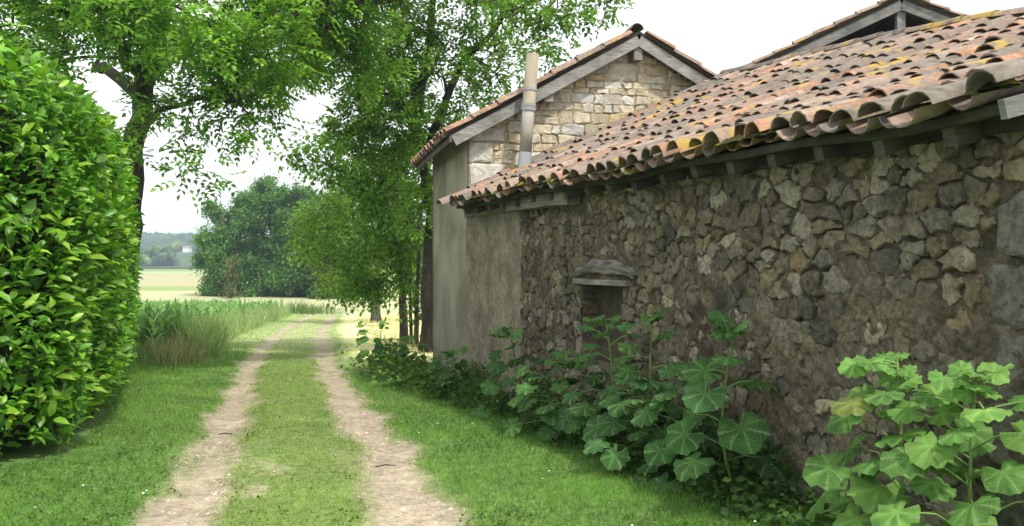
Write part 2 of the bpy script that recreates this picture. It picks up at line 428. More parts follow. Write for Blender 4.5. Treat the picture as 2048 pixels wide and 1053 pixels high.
def stone_geo(P, h, gap, place, rough=0.006, roundit=0.22, tilt=0.12, wild=1.0):
    P = np.array(P)
    if area2(P) < 0: P = P[::-1]
    # drop very short edges, then round the corners once
    keep = [P[i] for i in range(len(P)) if np.linalg.norm(P[i] - P[i - 1]) > 0.018]
    if len(keep) < 3: return None
    P = np.array(keep); c = P.mean(0)
    r = np.linalg.norm(P - c, axis=1)
    P = c + (P - c) * np.maximum(0.3, (r - gap * 1.25) / r * rng.uniform(0.93, 1.04, len(P)))[:, None]
    Q = []
    n = len(P)
    for i in range(n):
        a, b = P[i], P[(i + 1) % n]
        f = roundit * rnd.uniform(0.5, 1.3)
        e_ = b - a; Q += [a + e_ * f, a + e_ * 0.5 + np.array([e_[1], -e_[0]]) * rnd.uniform(-.11, .07) * wild, a + e_ * (1 - f)]
    Q = np.array(Q) + rng.normal(0, rough, (len(Q), 2)); m = len(Q); c = Q.mean(0)
    tl = rng.normal(0, tilt, 2)
    V = []; size = math.sqrt(abs(area2(Q)))
    for (sc, o, j) in ((1.0, -0.05, 0), (0.975, 0.6 * h, 0.12), (0.80, h, 0.20)):
        for q in Q:
            p = c + (q - c) * sc * (1 + rnd.uniform(-j, j) * 0.25)
            out = o + (np.dot(p - c, tl) * 0.5 + rnd.uniform(-j, j) * h if o > 0 else 0)
            V.append(place(p[0], p[1], out))
    V.append(place(c[0] + rnd.uniform(-.1, .1) * size, c[1] + rnd.uniform(-.1, .1) * size, h * rnd.uniform(0.8, 1.15)))
    F = []
    for k in range(2):
        for i in range(m):
            j = (i + 1) % m
            F.append((k * m + i, k * m + j, (k + 1) * m + j, (k + 1) * m + i))
    for i in range(m): F.append((2 * m + i, 2 * m + (i + 1) % m, 3 * m))
    return np.array(V), F

def orient(V, F, outward):
    """flip the faces if they look away from outward"""
    a, b, c = V[F[-1][0]], V[F[-1][1]], V[F[-1][2]]
    return F if np.dot(np.cross(b - a, c - a), outward) > 0 else [f[::-1] for f in F]

def lay_stones(pieces, parent, material, outward, limit=300):
    """pieces: (V, F, colour). The ones nearest to the camera are objects, the rest one joined part"""
    eye = np.array([0, 0, EYE])
    key = []
    for V, F, c in pieces:
        size = np.ptp(V, 0); key.append(-np.linalg.norm(size) / np.linalg.norm(V.mean(0) - eye))
    order = np.argsort(key); rest = MB()
    for k, i in enumerate(order):
        V, F, c = pieces[i]; F = orient(V, F, outward)
        if k < limit:
            ctr = V.mean(0)
            obj('stone', make_mesh('stone', V - ctr, F, material, c, False), parent, Matrix.Translation(Vector(ctr)))
        else: rest.add(V, F, c)
    if rest.n: rest.build('small_stones', material, parent, False, 'stuff')

low = thing('low_stone_building', (0.95, 8.0, 0.0), 'long low rubble stone outbuilding with sloping canal tile roof beside the track', 'outbuilding')
WIN = (-4.2, -3.33, 0.62, 1.38)                                       # blocked window: s0, s1, z0, z1
REND = -1.74                                                         # cement render beyond this
WTOP = 2.42
def bury(s, z):
    k = sstep(-4.0, -5.4, s) * sstep(1.62, 1.28, z + (vnoise(s * 1.7, z * 2, 77) - 0.5) * 0.5) * sstep(0.15, 0.5, z)
    return k
def raked(s, z): return np.maximum(sstep(-3.6, -4.8, s) * sstep(1.35, 1.7, z), 0.30 * sstep(0.45, 0.62, fbm(s * 0.9, z * 1.1, 57)))
def sheet(name, s0, s1, z0, z1, step, fn, material, parent, place, hole=None, colf=None):
    ss = np.linspace(s0, s1, int((s1 - s0) / step) + 2); zz = np.linspace(z0, z1, int((z1 - z0) / step) + 2)
    S, Z = np.meshgrid(ss, zz); O = fn(S, Z)
    V = place(S, Z, O)
    ix = np.arange(S.size).reshape(S.shape)
    f = np.stack([ix[:-1, :-1], ix[:-1, 1:], ix[1:, 1:], ix[1:, :-1]], -1).reshape(-1, 4)
    cs = (S[:-1, :-1] + step / 2).ravel(); cz = (Z[:-1, :-1] + step / 2).ravel()
    if hole is not None:
        f = f[~hole(cs, cz)]
    return obj(name, make_mesh(name, V.reshape(-1, 3), f, material, colf(S, Z).reshape(-1, 3) if colf else None, True), parent)
def wpl(S, Z, O): return W0 + S[..., None] * D + Z[..., None] * UP + O[..., None] * N
def mcol(S, Z):
    t = fbm(S * 1.4, Z * 1.8, 91)[..., None]; g = sstep(-3.4, -1.7, S)[..., None]
    return (np.array((0.11, 0.092, 0.063)) * (1 - t) + np.array((0.235, 0.20, 0.135)) * t) * (1 - 0.0 * g)
wall = sheet('wall', S_NEAR, REND + 0.05, -0.45, WTOP, 0.018,
    lambda S, Z: 0.004 + 0.075 * (fbm(S * 9, Z * 9, 51, 5) - 0.5) + 0.035 * (fbm(S * 24, Z * 24, 52, 2) - 0.5) - 0.016 * raked(S, Z) + bury(S, Z) * (0.009 + 0.05 * (fbm(S * 3, Z * 3, 53) - 0.5)), M['mortar'], low, wpl,
    hole=lambda s, z: (s > WIN[0]) & (s < WIN[1]) & (z > WIN[2]) & (z < WIN[3]), colf=mcol)
wall['label'] = 'rubble wall of brown and grey stones in earthen mortar'
# stones
quoin = [(-8.3, -7.99, 0.60, 0.93), (-8.3, -8.06, 0.93, 1.28), (-8.3, -7.98, 1.28, 1.60), (-8.3, -8.04, 1.60, 1.90), (-8.3, -8.0, 0.1, 0.60)]
LINT = (-4.46, -3.16, WIN[3], WIN[3] + 0.27)
seeds = []
z = -0.3; row = 0
while z < WTOP + 0.1:
    rh = rnd.uniform(0.085, 0.165)
    s = S_NEAR + rnd.uniform(0, 0.2)
    while s < REND + 0.05:
        wdt = rnd.uniform(0.09, 0.27) * (0.85 + 0.32 * float(sstep(-4, -7, s)))
        if rnd.random() > 0.06:
            q_ = rnd.random()
            seeds.append((s + wdt / 2, z + rh / 2 + rnd.uniform(-0.055, 0.055)))
            if q_ < 0.22: seeds.append((s + wdt * rnd.uniform(.85, 1.0), z + rh * rnd.uniform(.1, .9)))
        s += wdt
    z += rh
bound = [(S_NEAR, -0.4), (REND, -0.4), (REND, WTOP), (S_NEAR, WTOP)]
palette = [(0.17, 0.15, 0.105), (0.14, 0.127, 0.098), (0.16, 0.133, 0.085), (0.195, 0.178, 0.138), (0.12, 0.104, 0.076), (0.16, 0.135, 0.088), (0.108, 0.10, 0.08), (0.21, 0.185, 0.135)]
pieces = []
place_w = lambda s, z, o: W0 + D * s + UP * z + N * o
for P in cells(seeds, bound, 1.35):
    if P is None: continue
    c = np.mean(P, 0)
    P = cut_rects(P, [WIN, LINT] + quoin)
    if P is None or abs(area2(P)) < 0.003: continue
    c = np.mean(P, 0)
    h = rnd.uniform(0.004, 0.038)
    gst = stone_geo(P, h, rnd.uniform(0.002, 0.010), place_w, rough=0.010, roundit=0.17, tilt=0.22)
    if gst is None: continue
    k = palette[rnd.randrange(len(palette))] if rnd.random() > 0.03 else (0.16, 0.12, 0.07)
    pieces.append((gst[0], gst[1], (np.array(k) * rnd.uniform(0.75, 1.7) * 1.0 + np.mean(k) * np.array((.20, .17, .12)))))
for (s0, s1, z0, z1) in quoin:
    P = [(s0, z0), (s1, z0), (s1, z1), (s0, z1)]
    gst = stone_geo([np.array(p) for p in P], 0.03, 0.008, place_w, rough=0.016, roundit=0.16, tilt=0.12, wild=.9)
    pieces.append((gst[0], gst[1], np.array((0.155, 0.148, 0.13)) * rnd.uniform(0.9, 1.1)))
lay_stones(pieces, wall, M['stone'], N)

# the rendered stretch next to the house
def redge(S, Z): return 0.045 * sstep(REND - 0.10, REND + 0.03, S + (fbm(Z * 5, S * 2, 61) - 0.5) * 0.22) - 0.035
rw = sheet('render_coat', REND - 0.14, S_FAR, -0.45, WTOP - 0.02, 0.025, lambda S, Z: redge(S, Z) + 0.022 * (fbm(S * 14, Z * 6, 63) - 0.3) + 0.02 * (fbm(S * 2, Z * 2, 65) - 0.5), M['rough_render'], low, wpl)
rw['label'] = 'rough grey cement render on the end of the low wall'
# other walls of the low building
mb = MB(); NB = -N
mb.add([wp(S_NEAR, -0.45, -0.03), wp(S_NEAR, -0.45, -4.3), wp(S_NEAR, 3.0, -3.6), wp(S_NEAR, 2.36, -0.03)], [(0, 1, 2, 3)], (0.17, 0.15, 0.115))
mb.add([wp(S_NEAR, -0.45, -4.3), wp(-0.6, -0.45, -4.3), wp(-0.6, 3.0, -4.3), wp(S_NEAR, 3.0, -4.3)], [(0, 1, 2, 3)], (0.17, 0.15, 0.115))
mb.build('rear_wall', M['mortar'], low)

# blocked window: niche back, jambs, sill, double lintel
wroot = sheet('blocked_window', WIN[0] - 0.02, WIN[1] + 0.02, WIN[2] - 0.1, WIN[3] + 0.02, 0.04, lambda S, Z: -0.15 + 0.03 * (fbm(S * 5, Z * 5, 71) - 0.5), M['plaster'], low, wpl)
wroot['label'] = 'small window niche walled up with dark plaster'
mb = MB()
for s in (WIN[0], WIN[1]):
    sg = 1 if s == WIN[0] else -1
    for k in range(5):
        z0 = WIN[2] + (WIN[3] - WIN[2]) * k / 5; hgt = (WIN[3] - WIN[2]) / 5 - 0.012
        dp = rnd.uniform(0.02, 0.05)
        mb = MB(); mb.box(wp(s - 0.02 * sg, z0, -0.24), D * sg * dp, UP * hgt, N * (0.23 + rnd.uniform(0, 0.03)), np.array(palette[rnd.randrange(6)]))
        mb.build('jamb_stone', M['stone'], wroot)
mb = MB(); mb.box(wp(WIN[0] - 0.02, WIN[2] - 0.10, -0.22), D * (WIN[1] - WIN[0] + 0.04), UP * 0.11, N * 0.24, (0.17, 0.15, 0.11)); mb.build('sill', M['stone'], wroot)
# weathered log lintel, arched on top, over a thin board
V = []; F = []; n = 26
for i in range(n + 1):
    a = i / n; s = LINT[0] + (LINT[1] - LINT[0]) * a
    arch = math.sin(math.pi * min(1, max(0, a))) ** 0.6
    zb = WIN[3] + 0.05 + 0.05 * math.sin(math.pi * a) + 0.010 * math.sin(a * 11); zt = zb + 0.045 + 0.095 * arch * (0.8 + 0.2 * math.sin(a * 4)) + 0.010 * math.sin(a * 23)
    for k in range(10):
        t = k / 9 * math.pi
        yy = (zb + zt) / 2 - math.cos(t) * (zt - zb) / 2
        oo = 0.01 + math.sin(t) ** 0.7 * 0.05 + 0.012 * math.sin(a * 31 + k) + 0.018 * math.sin(k * 2.4 + a * 3.0 + 1.5 * math.sin(a * 5)) * (1 if 1 < k < 9 else 0)
        V.append(wp(s, yy, oo))
for i in range(n):
    for k in range(9): F.append((i * 10 + k, i * 10 + k + 1, i * 10 + 11 + k, i * 10 + 10 + k))
F += [tuple(range(10)), tuple(n * 10 + k for k in range(10))[::-1]]
o = obj('lintel', make_mesh('lintel', V, F, M['wood'], (0.20, 0.19, 0.165), True), wroot); o['label'] = 'bowed weathered grey timber lintel'
mb = MB(); mb.beam(wp(LINT[0] + 0.10, WIN[3] + 0.018, 0.02), wp(LINT[1] - 0.10, WIN[3] + 0.022, 0.02), 0.11, 0.05, warp=0.006, n=8, c=(0.24, 0.225, 0.19)); mb.build('lintel_board', M['wood'], wroot)

# ------------------------------------------------------------------ canal tiles
def tile_geo(L=0.46, r0=0.098, r1=0.078, th=0.010, seg=6, arc=160, wob=0.0):
    """barrel tile lying along +Y (lower, wide end at y=0), convex up; x across"""
    V = []; F = []; h = math.radians(arc) / 2
    for (y, r) in ((0, r0), (L, r1)):
        for (rr) in (r, r - th):
            for k in range(seg + 1):
                a = -h + 2 * h * k / seg
                V.append((math.sin(a) * rr, y, (math.cos(a) - math.cos(h)) * rr * 0.92 + wob * math.sin(3 * a)))
    m = seg + 1
    for k in range(seg):
        F.append((k, k + 1, 2 * m + k + 1, 2 * m + k))                 # top
        F.append((m + k + 1, m + k, 3 * m + k, 3 * m + k + 1))         # under
        F.append((k + 1, k, m + k, m + k + 1)); F.append((2 * m + k, 2 * m + k + 1, 3 * m + k + 1, 3 * m + k))
    F.append((0, 2 * m, 3 * m, m)); F.append((seg, m + seg, 3 * m + seg, 2 * m + seg))
    return np.array(V), F
tile_pal = [(0.31, 0.185, 0.135), (0.265, 0.18, 0.14), (0.225, 0.17, 0.14), (0.36, 0.205, 0.135), (0.19, 0.155, 0.135), (0.30, 0.225, 0.18), (0.15, 0.13, 0.115), (0.35, 0.265, 0.21), (0.25, 0.155, 0.11)]
tile_pal = [(a * 1.0, b * .97, c * .91) for (a, b, c) in tile_pal]
TV, TF = tile_geo()
PV = TV * np.array([0.93, 1, -0.85]) + np.array([0, 0, 0.0]); PF = [f[::-1] for f in TF]
tile_meshes = {}
def tile_mesh(kind, k):
    if (kind, k) not in tile_meshes:
        V, F = (TV, TF) if kind == 'cover' else (PV, PF)
        V = V * np.array([rnd.uniform(0.93, 1.06), 1, rnd.uniform(0.9, 1.15)]) + rng.normal(0, 0.002, V.shape)
        V = V + np.array([0, 1, 0.0]) * (np.abs(V[:, :1]) * rnd.uniform(-.25, .25))
        tile_meshes[(kind, k)] = make_mesh('tile', V, F, M['tile'], tile_pal[k % len(tile_pal)], True); tile_meshes[(kind, k)].set_sharp_from_angle(angle=math.radians(42))
    return tile_meshes[(kind, k)]
def frame_matrix(o, xa, ya_, za):
    m = Matrix(((xa[0], ya_[0], za[0], o[0]), (xa[1], ya_[1], za[1], o[1]), (xa[2], ya_[2], za[2], o[2]), (0, 0, 0, 1)))
    return m
def lay_tiles(spots, parent, limit=300):
    """spots: (matrix, kind, colour index)"""
    eye = Vector((0, 0, EYE))
    spots = sorted(spots, key=lambda q: (q[0].translation - eye).length)
    rest = MB()
    for i, (mt, kind, k) in enumerate(spots):
        if i < limit: obj('tile', tile_mesh(kind, k), parent, mt)
        else:
            V, F = (TV, TF) if kind == 'cover' else (PV, PF)
            R = np.array(mt)[:3]
            rest.add(V @ R[:, :3].T + R[:, 3], F, np.array(tile_pal[k % len(tile_pal)]) * rnd.uniform(0.85, 1.15))
    if rest.n: rest.build('tile_rows', M['tile'], parent, True, 'stuff').data.set_sharp_from_angle(angle=math.radians(42))

# low roof: deck, tiles, ridge, eave timber
V = []; F = []; ns, nt = 44, 10
ssl = np.linspace(S_NEAR - 0.02, 0.0, ns + 1)
for s in ssl:
    for j in range(nt + 1):
        t = 0.05 + (TOP - 0.05) * j / nt
        V.append(roof_pt(min(s, roof_end(t) - 0.02), t, -0.075))
nv = len(V)
V += [v - UP * 0.03 for v in V]
for i in range(ns):
    for j in range(nt):
        a = i * (nt + 1) + j; q = (a, a + nt + 1, a + nt + 2, a + 1)
        F.append(q); F.append(tuple(k + nv for k in q[::-1]))
roof = obj('roof', make_mesh('roof', V, F, M['dark'], None), low); roof['label'] = 'sagging canal tile roof spotted with yellow lichen'
PITCHW = 0.212; spots = []
ncol = int((0.1 - S_NEAR) / PITCHW) + 2
for i in range(ncol):
    sc = S_NEAR + 0.04 + i * PITCHW
    coljit = rnd.uniform(-0.012, 0.012)
    off = rnd.uniform(-0.05, 0.05)
    for j in range(11):
        t = -0.07 + j * 0.365 + off * (0.8 if j == 0 else 1) + rnd.gauss(0, 0.03)
        if t + 0.30 > TOP: continue
        for kind in ('cover', 'pan'):
            s = sc + coljit + (0 if kind == 'cover' else PITCHW / 2) + rnd.uniform(-0.012, 0.012)
            if s > roof_end(t + 0.2) - 0.04: continue
            o = roof_pt(s, t); o2 = roof_pt(s, t + 0.40); lift = 0.012 if kind == 'cover' else 0.02
            yd = o2 - o; yd /= np.linalg.norm(yd)
            yd = yd + D * rnd.gauss(0, 0.055) + UP * (-0.03 + rnd.gauss(0, 0.02)); yd /= np.linalg.norm(yd)
            xd = -D + UP * rnd.gauss(0, 0.10); xd -= yd * np.dot(xd, yd); xd /= np.linalg.norm(xd); zd = np.cross(xd, yd)
            if zd[2] < 0: xd = -xd; zd = -zd
            # weathering: greyer up the roof, redder near the eave
            r = rnd.random()
            k = rnd.choice([0, 1, 3, 5, 7, 8, 4, 9, 12, 14, 10]) if r < 0.6 else rnd.choice([2, 4, 6, 11, 13, 15, 20])
            spots.append((frame_matrix(o + UP * (lift + (0.010 if kind == 'cover' else -0.010) + rnd.uniform(0, 0.018)), xd, yd, zd), kind, k))
# ridge caps along the top
s = S_NEAR + 0.05
while s < roof_end(TOP) - 0.3:
    o = roof_pt(s, TOP - 0.03); o2 = roof_pt(s + 0.4, TOP - 0.03); yd = (o2 - o) / np.linalg.norm(o2 - o)
    xd = T - yd * np.dot(T, yd); xd /= np.linalg.norm(xd); zd = np.cross(xd, yd)
    if zd[2] < 0: xd = -xd; zd = -zd
    spots.append((frame_matrix(o + UP * 0.05, xd, yd, zd), 'cover', rnd.choice([2, 4, 6, 5]))); s += 0.37
lay_tiles(spots, roof)
# rear slope, out of sight from the track
mb = MB(); a, b = roof_pt(S_NEAR, TOP, 0.0), roof_pt(-0.4, TOP, 0.0)
mb.add([a, b, b + T * 0.75 - UP * 0.35, a + T * 0.75 - UP * 0.35], [(0, 1, 2, 3)], (0.25, 0.15, 0.11)); mb.build('rear_slope', M['tile'], roof)
# moss cushions along the eave and in the troughs
mb = MB()
for i in range(1500):
    s = S_NEAR + (rnd.random() ** 0.8) * 8.2; near_eave = rnd.random() < 0.8
    t = rnd.uniform(-0.05, 0.10) if near_eave else rnd.uniform(0.1, 1.8)
    if vnoise(s * 1.4, 3.3, 8) < 0.42 and near_eave: continue
    o = roof_pt(s, t, 0.015 if near_eave else 0.05); r = rnd.uniform(0.015, 0.055); Vm = []
    for k in range(6): Vm.append(o + (D * math.cos(k * 1.047) * 1.3 + T * math.sin(k * 1.047) * 1.2) * r * rnd.uniform(0.8, 1.2) - UP * 0.012)
    Vm.append(o + UP * r * 0.7)
    cm = (0.06, 0.068, 0.016) if rnd.random() < 0.78 else (0.26, 0.20, 0.03)
    mb.add(Vm, [(k, (k + 1) % 6, 6) for k in range(6)], np.array(cm) * rnd.uniform(0.7, 1.3))
mb.build('moss', M['moss'], roof, True, 'stuff')
# eave timber
mb = MB(); n = 30
for i in range(n):
    s0, s1 = S_NEAR + 8.25 * i / n, S_NEAR + 8.25 * (i + 1) / n
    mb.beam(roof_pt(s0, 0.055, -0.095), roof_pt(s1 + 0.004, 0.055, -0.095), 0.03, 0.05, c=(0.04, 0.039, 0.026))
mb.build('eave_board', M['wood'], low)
k = 0; s = S_NEAR + 0.35
while s < -0.1:
    mb = MB(); a = roof_pt(s, 0.085, -0.165); b = roof_pt(s, 1.2, -0.165)
    mb.beam(a, b, 0.075, 0.10, c=np.array((0.09, 0.083, 0.068)) * rnd.uniform(0.7, 1.3)); mb.build('rafter', M['wood'], low)
    s += rnd.uniform(0.40, 0.5)
mb = MB(); mb.beam(wp(-3.35, 2.215, 0.10), wp(REND + 0.1, 2.235, 0.09), 0.14, 0.13, warp=0.008, n=6, c=(0.21, 0.20, 0.165)); mb.build('wall_plate', M['wood'], low)
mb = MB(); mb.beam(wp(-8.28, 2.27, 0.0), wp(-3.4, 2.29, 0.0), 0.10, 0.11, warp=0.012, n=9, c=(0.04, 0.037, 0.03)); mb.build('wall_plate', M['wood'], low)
mb = MB(); mb.beam(wp(REND + 0.06, 2.235, 0.03), wp(S_FAR - 0.02, 2.25, 0.03), 0.05, 0.13, warp=0.004, n=3, c=(0.20, 0.185, 0.155)); mb.build('fascia_board', M['wood'], low)
a = roof_pt(S_NEAR - 0.025, 0.0, -0.10); b = roof_pt(S_NEAR - 0.025, 2.2, -0.10)
mb = MB(); mb.beam(a, b, 0.035, 0.09, c=(0.17, 0.17, 0.165), warp=0.004, n=4); mb.build('barge_board', M['wood'], low)

# flue pipe through the low roof
pb = roof_pt(-0.22, 0.92) ; ptop = np.array([pb[0] + 0.115, pb[1] - 0.02, EYE + 412 * 12.0 / F_PX])
ax = ptop - pb
flue = MB(); flue.tube([pb - ax * 0.08, pb + ax * 0.16], [0.088, 0.088], 20, (0.36, 0.375, 0.39), False)
fo = flue.build('flue_pipe', M['metal'], low, True); fo['label'] = 'slightly leaning pale flue pipe with a rusty tan top'
mb = MB(); mb.tube([pb + ax * 0.15, pb + ax * 0.67], [0.083, 0.083], 20, (0.44, 0.415, 0.365), True); mb.build('pipe_section', M['metal'], fo, True)
mb = MB(); mb.tube([pb + ax * 0.55, pb + ax * 0.99], [0.087, 0.087], 20, (0.45, 0.385, 0.29), False); mb.tube([pb + ax * 0.99, pb + ax * 0.6], [0.080, 0.080], 20, (0.10, 0.08, 0.06), False); mb.build('pipe_section', M['metal'], fo, True)
for f, hh in ((0.53, 0.018), (0.555, 0.016), (0.69, 0.01)):
    mb = MB(); mb.tube([pb + ax * (f - hh), pb + ax * (f - hh), pb + ax * (f + hh), pb + ax * (f + hh)], [0.085, 0.097, 0.097, 0.085], 20, (0.20, 0.20, 0.20)); mb.build('collar', M['metal'], fo, True)

# ------------------------------------------------------------------ the gabled stone house
house = thing('gabled_stone_house', (G0[0] + 2.1, G0[1] + 2.0, -0.2), 'taller stone house with pale rubble gable and grey rendered side behind the low roof', 'house')
GW, GLEN, WALLH, RIDGE = 4.7, 3.5, 3.38, 4.72
HALF = GW / 2; SL = (RIDGE - WALLH) / HALF
def gp(g_, z, out=0.0): return G0 + GD * g_ + UP * z + GN * out
body = MB(); o0 = 0.05
Vb = [gp(o0, -0.5, -o0), gp(GW - o0, -0.5, -o0), gp(GW - o0, WALLH - 0.05, -o0), gp(HALF, RIDGE - 0.06, -o0), gp(o0, WALLH - 0.05, -o0)]
Vb += [v + HD * GLEN for v in Vb]
body.add(Vb, [(0, 1, 2, 3, 4), (9, 8, 7, 6, 5), (1, 6, 7, 2), (0, 4, 9, 5)], (0.30, 0.25, 0.17)); body.build('inner_wall', M['pale_mortar'], house)
def gpl(S, Z, O): return G0 + S[..., None] * GD + Z[..., None] * UP + O[..., None] * GN
gw = sheet('gable_wall', 0.0, GW, 1.3, RIDGE, 0.05, lambda S, Z: 0.002 + 0.03 * (fbm(S * 6, Z * 6, 81) - 0.5), M['pale_mortar'], house, gpl,
    hole=lambda s, z: z > (WALLH - 0.06 + SL * np.minimum(s, GW - s)))
gw['label'] = 'sunlit gable wall of cream and ochre rubble stone'
qr = []; z = 1.35; k = 0
while z < 3.3:
    hq = rnd.uniform(0.24, 0.36); qr.append((0.0, 0.52 if k % 2 == 0 else 0.34, z, min(z + hq, 3.42))); z += hq; k += 1
pieces = []; courses = []; z = 1.45
zrows = [z]
while z < RIDGE: z += rnd.choice([.07, .10, .12, .14, .16, .19, .24]) * rnd.uniform(.9, 1.1); zrows.append(z)
def zrow(k, s): return zrows[k] + (float(fbm(s * 1.3 + k * 7.1, k * 3.7, 87)) - .5) * .10
for k in range(len(zrows) - 1):
    s = rnd.uniform(-.2, 0); hh = zrows[k + 1] - zrows[k]
    while s < GW:
        w = rnd.uniform(.8, 2.6) * max(.11, hh); w = min(w, .44); l0, l1 = rnd.uniform(-.03, .03), rnd.uniform(-.03, .03)
        e = [(s, zrow(k, s)), (s + w, zrow(k, s + w)), (s + w + l1, zrow(k + 1, s + w)), (s + l0, zrow(k + 1, s))]
        if hh > .17 and rnd.random() < .3:                                # two thin stones in place of a tall one
            f = rnd.uniform(.35, .65); a_, b_, c_, d_ = [np.array(q) for q in e]; m0, m1 = a_ + (d_ - a_) * f, b_ + (c_ - b_) * f
            courses += [[a_, b_, m1, m0], [m0, m1, c_, d_]]
        else: courses.append([np.array(q) for q in e])
        s += w
gb = [(0.0, 1.5), (GW, 1.5), (GW, WALLH - 0.08), (HALF, RIDGE - 0.09), (0.0, WALLH - 0.08)]
gpal = [(0.55, 0.48, 0.35), (0.49, 0.44, 0.34), (0.59, 0.54, 0.43), (0.45, 0.39, 0.28), (0.50, 0.42, 0.29), (0.55, 0.53, 0.48), (0.41, 0.38, 0.32)]
place_g = lambda s, z, o: G0 + GD * s + UP * z + GN * o
for P in courses:
    for q_, n_ in (((0, 0), (-1, 0)), ((GW, 0), (1, 0)), ((0, WALLH - .08), (-SL, 1)), ((GW, WALLH - .08), (SL, 1)), ((0, 1.5), (0, -1))):
        P = clip_poly(P, np.array(q_, float), np.array(n_, float)) if len(P) >= 3 else P
    if len(P) < 3: continue
    P = cut_rects(P, qr)
    if P is None or abs(area2(P)) < 0.004: continue
    gs = stone_geo(P, rnd.uniform(0.010, 0.030), rnd.uniform(0.003, 0.010), place_g, rough=0.007, roundit=0.10, tilt=0.06, wild=.6)
    if gs: pieces.append((gs[0], gs[1], np.array(gpal[rnd.randrange(len(gpal))] if rnd.random() > 0.06 else (0.48, 0.37, 0.21)) * rnd.uniform(0.82, 1.12)))
for (s0, s1, z0, z1) in qr:
    gs = stone_geo([np.array(p) for p in ((s0, z0), (s1, z0), (s1, z1), (s0, z1))], 0.035, 0.008, place_g, rough=0.004, roundit=0.07, tilt=0.01, wild=.15)
    pieces.append((gs[0], gs[1], np.array((0.52, 0.49, 0.43)) * rnd.uniform(0.9, 1.05)))
lay_stones(pieces, gw, M['pale_stone'], GN, 300)
def spl(S, Z, O): return G0 + S[..., None] * HD + Z[..., None] * UP - O[..., None] * GD
sw = sheet('side_wall', -0.02, GLEN, -0.6, WALLH, 0.07, lambda S, Z: 0.012 + 0.012 * (fbm(S * 1.5, Z * 1.5, 83) - 0.5), M['cement'], house, spl); sw['label'] = 'smooth grey rendered side wall with dark damp stains'
mb = MB(); mb.add([G0 + HD * GLEN - GD * 0.03 + UP * -0.6, G0 + HD * GLEN + GD * GW + UP * -0.6, G0 + HD * GLEN + GD * GW + UP * WALLH, G0 + HD * GLEN + GD * HALF + UP * (RIDGE - 0.06), G0 + HD * GLEN - GD * 0.03 + UP * WALLH], [(4, 3, 2, 1, 0)], (.3, .3, .3)); mb.build('rear_wall', M['cement'], house)
# roof of the house: two deck slabs, verge tiles, timber
OV, FR = 0.30, 0.26
def hroof(side, q, back, lift=0.0):
    """side -1 left, +1 right; q metres from the ridge down the slope (horizontal), back metres behind the gable"""
    z = RIDGE + 0.06 - SL * q + (0.045 * max(0, q - HALF + 0.1) if q > HALF - 0.1 else 0)
    return G0 + GD * (HALF + side * q) + HD * back + UP * (z + lift)
hr = None
for side in (-1, 1):
    V = []; F = []
    for lift in (0.0, -0.05):
        for q in (0.0, HALF + OV):
            for b in (-FR, GLEN + 0.2): V.append(hroof(side, q, b, lift))
    F = [(0, 1, 3, 2), (4, 6, 7, 5), (0, 2, 6, 4), (1, 5, 7, 3), (2, 3, 7, 6)]
    if side > 0: F = [f[::-1] for f in F]
    r_ = obj('roof', make_mesh('roof', V, F, M['dark'], None), house)
    spots = []
    for ci in range(int((GLEN + 0.2 + FR) / 0.215) + 1):
        b = -FR + 0.02 + ci * 0.215
        for j in range(8):
            q = HALF + OV + 0.06 - j * 0.365 + rnd.uniform(-0.02, 0.02)
            if q < 0.3: continue
            for kind in ('cover', 'pan'):
                bb = b + (0 if kind == 'cover' else 0.107)
                o = hroof(side, q, bb); o2 = hroof(side, q - 0.4, bb); yd = (o2 - o) / np.linalg.norm(o2 - o) + UP * -0.035 + HD * rnd.gauss(0, 0.02); yd /= np.linalg.norm(yd)
                xd = HD - yd * np.dot(HD, yd); xd /= np.linalg.norm(xd); zd = np.cross(xd, yd)
                if zd[2] < 0: xd = -xd; zd = -zd
                spots.append((frame_matrix(o + UP * (0.04 if kind == 'cover' else 0.055), xd, yd, zd), kind, rnd.choice([0, 3, 1, 8, 0, 5, 2])))
    if side < 0:
        b = -FR + 0.06
        while b < GLEN:
            o = hroof(-1, 0, b); yd = HD; xd = GD; zd = UP
            spots.append((frame_matrix(o + UP * (0.035 + rnd.uniform(0, .015)), xd, yd, zd), 'cover', rnd.choice([6, 4, 2]))); b += 0.38
    lay_tiles(spots, r_, 60)
    a = hroof(side, 0.0, -FR + 0.02, -0.13); b = hroof(side, HALF + (OV - 0.06), -FR + 0.02, -0.13)
    mb = MB(); mb.beam(a, b, 0.04, 0.15, c=(0.235, 0.225, 0.21), warp=0.004, n=5); mb.build('barge_board', M['wood'], house)
for (q, side, ln) in ((0.0, 1, 0.23), (1.28, -1, 0.23), (1.25, 1, 0.2)):
    c0 = hroof(side, q, -FR + 0.04, -0.27 if q == 0 else -0.21); 
    mb = MB(); mb.beam(c0, c0 + HD * (FR + 0.3), 0.12, 0.25 if q == 0 else 0.16, c=(0.24, 0.22, 0.19)); mb.build('purlin', M['wood'], house)
mb = MB(); mb.beam(hroof(-1, HALF + OV - 0.02, -FR, -0.07), hroof(-1, HALF + OV - 0.02, GLEN + 0.2, -0.07), 0.03, 0.12, c=(0.12, 0.10, 0.085)); mb.build('eave_board', M['wood'], house)

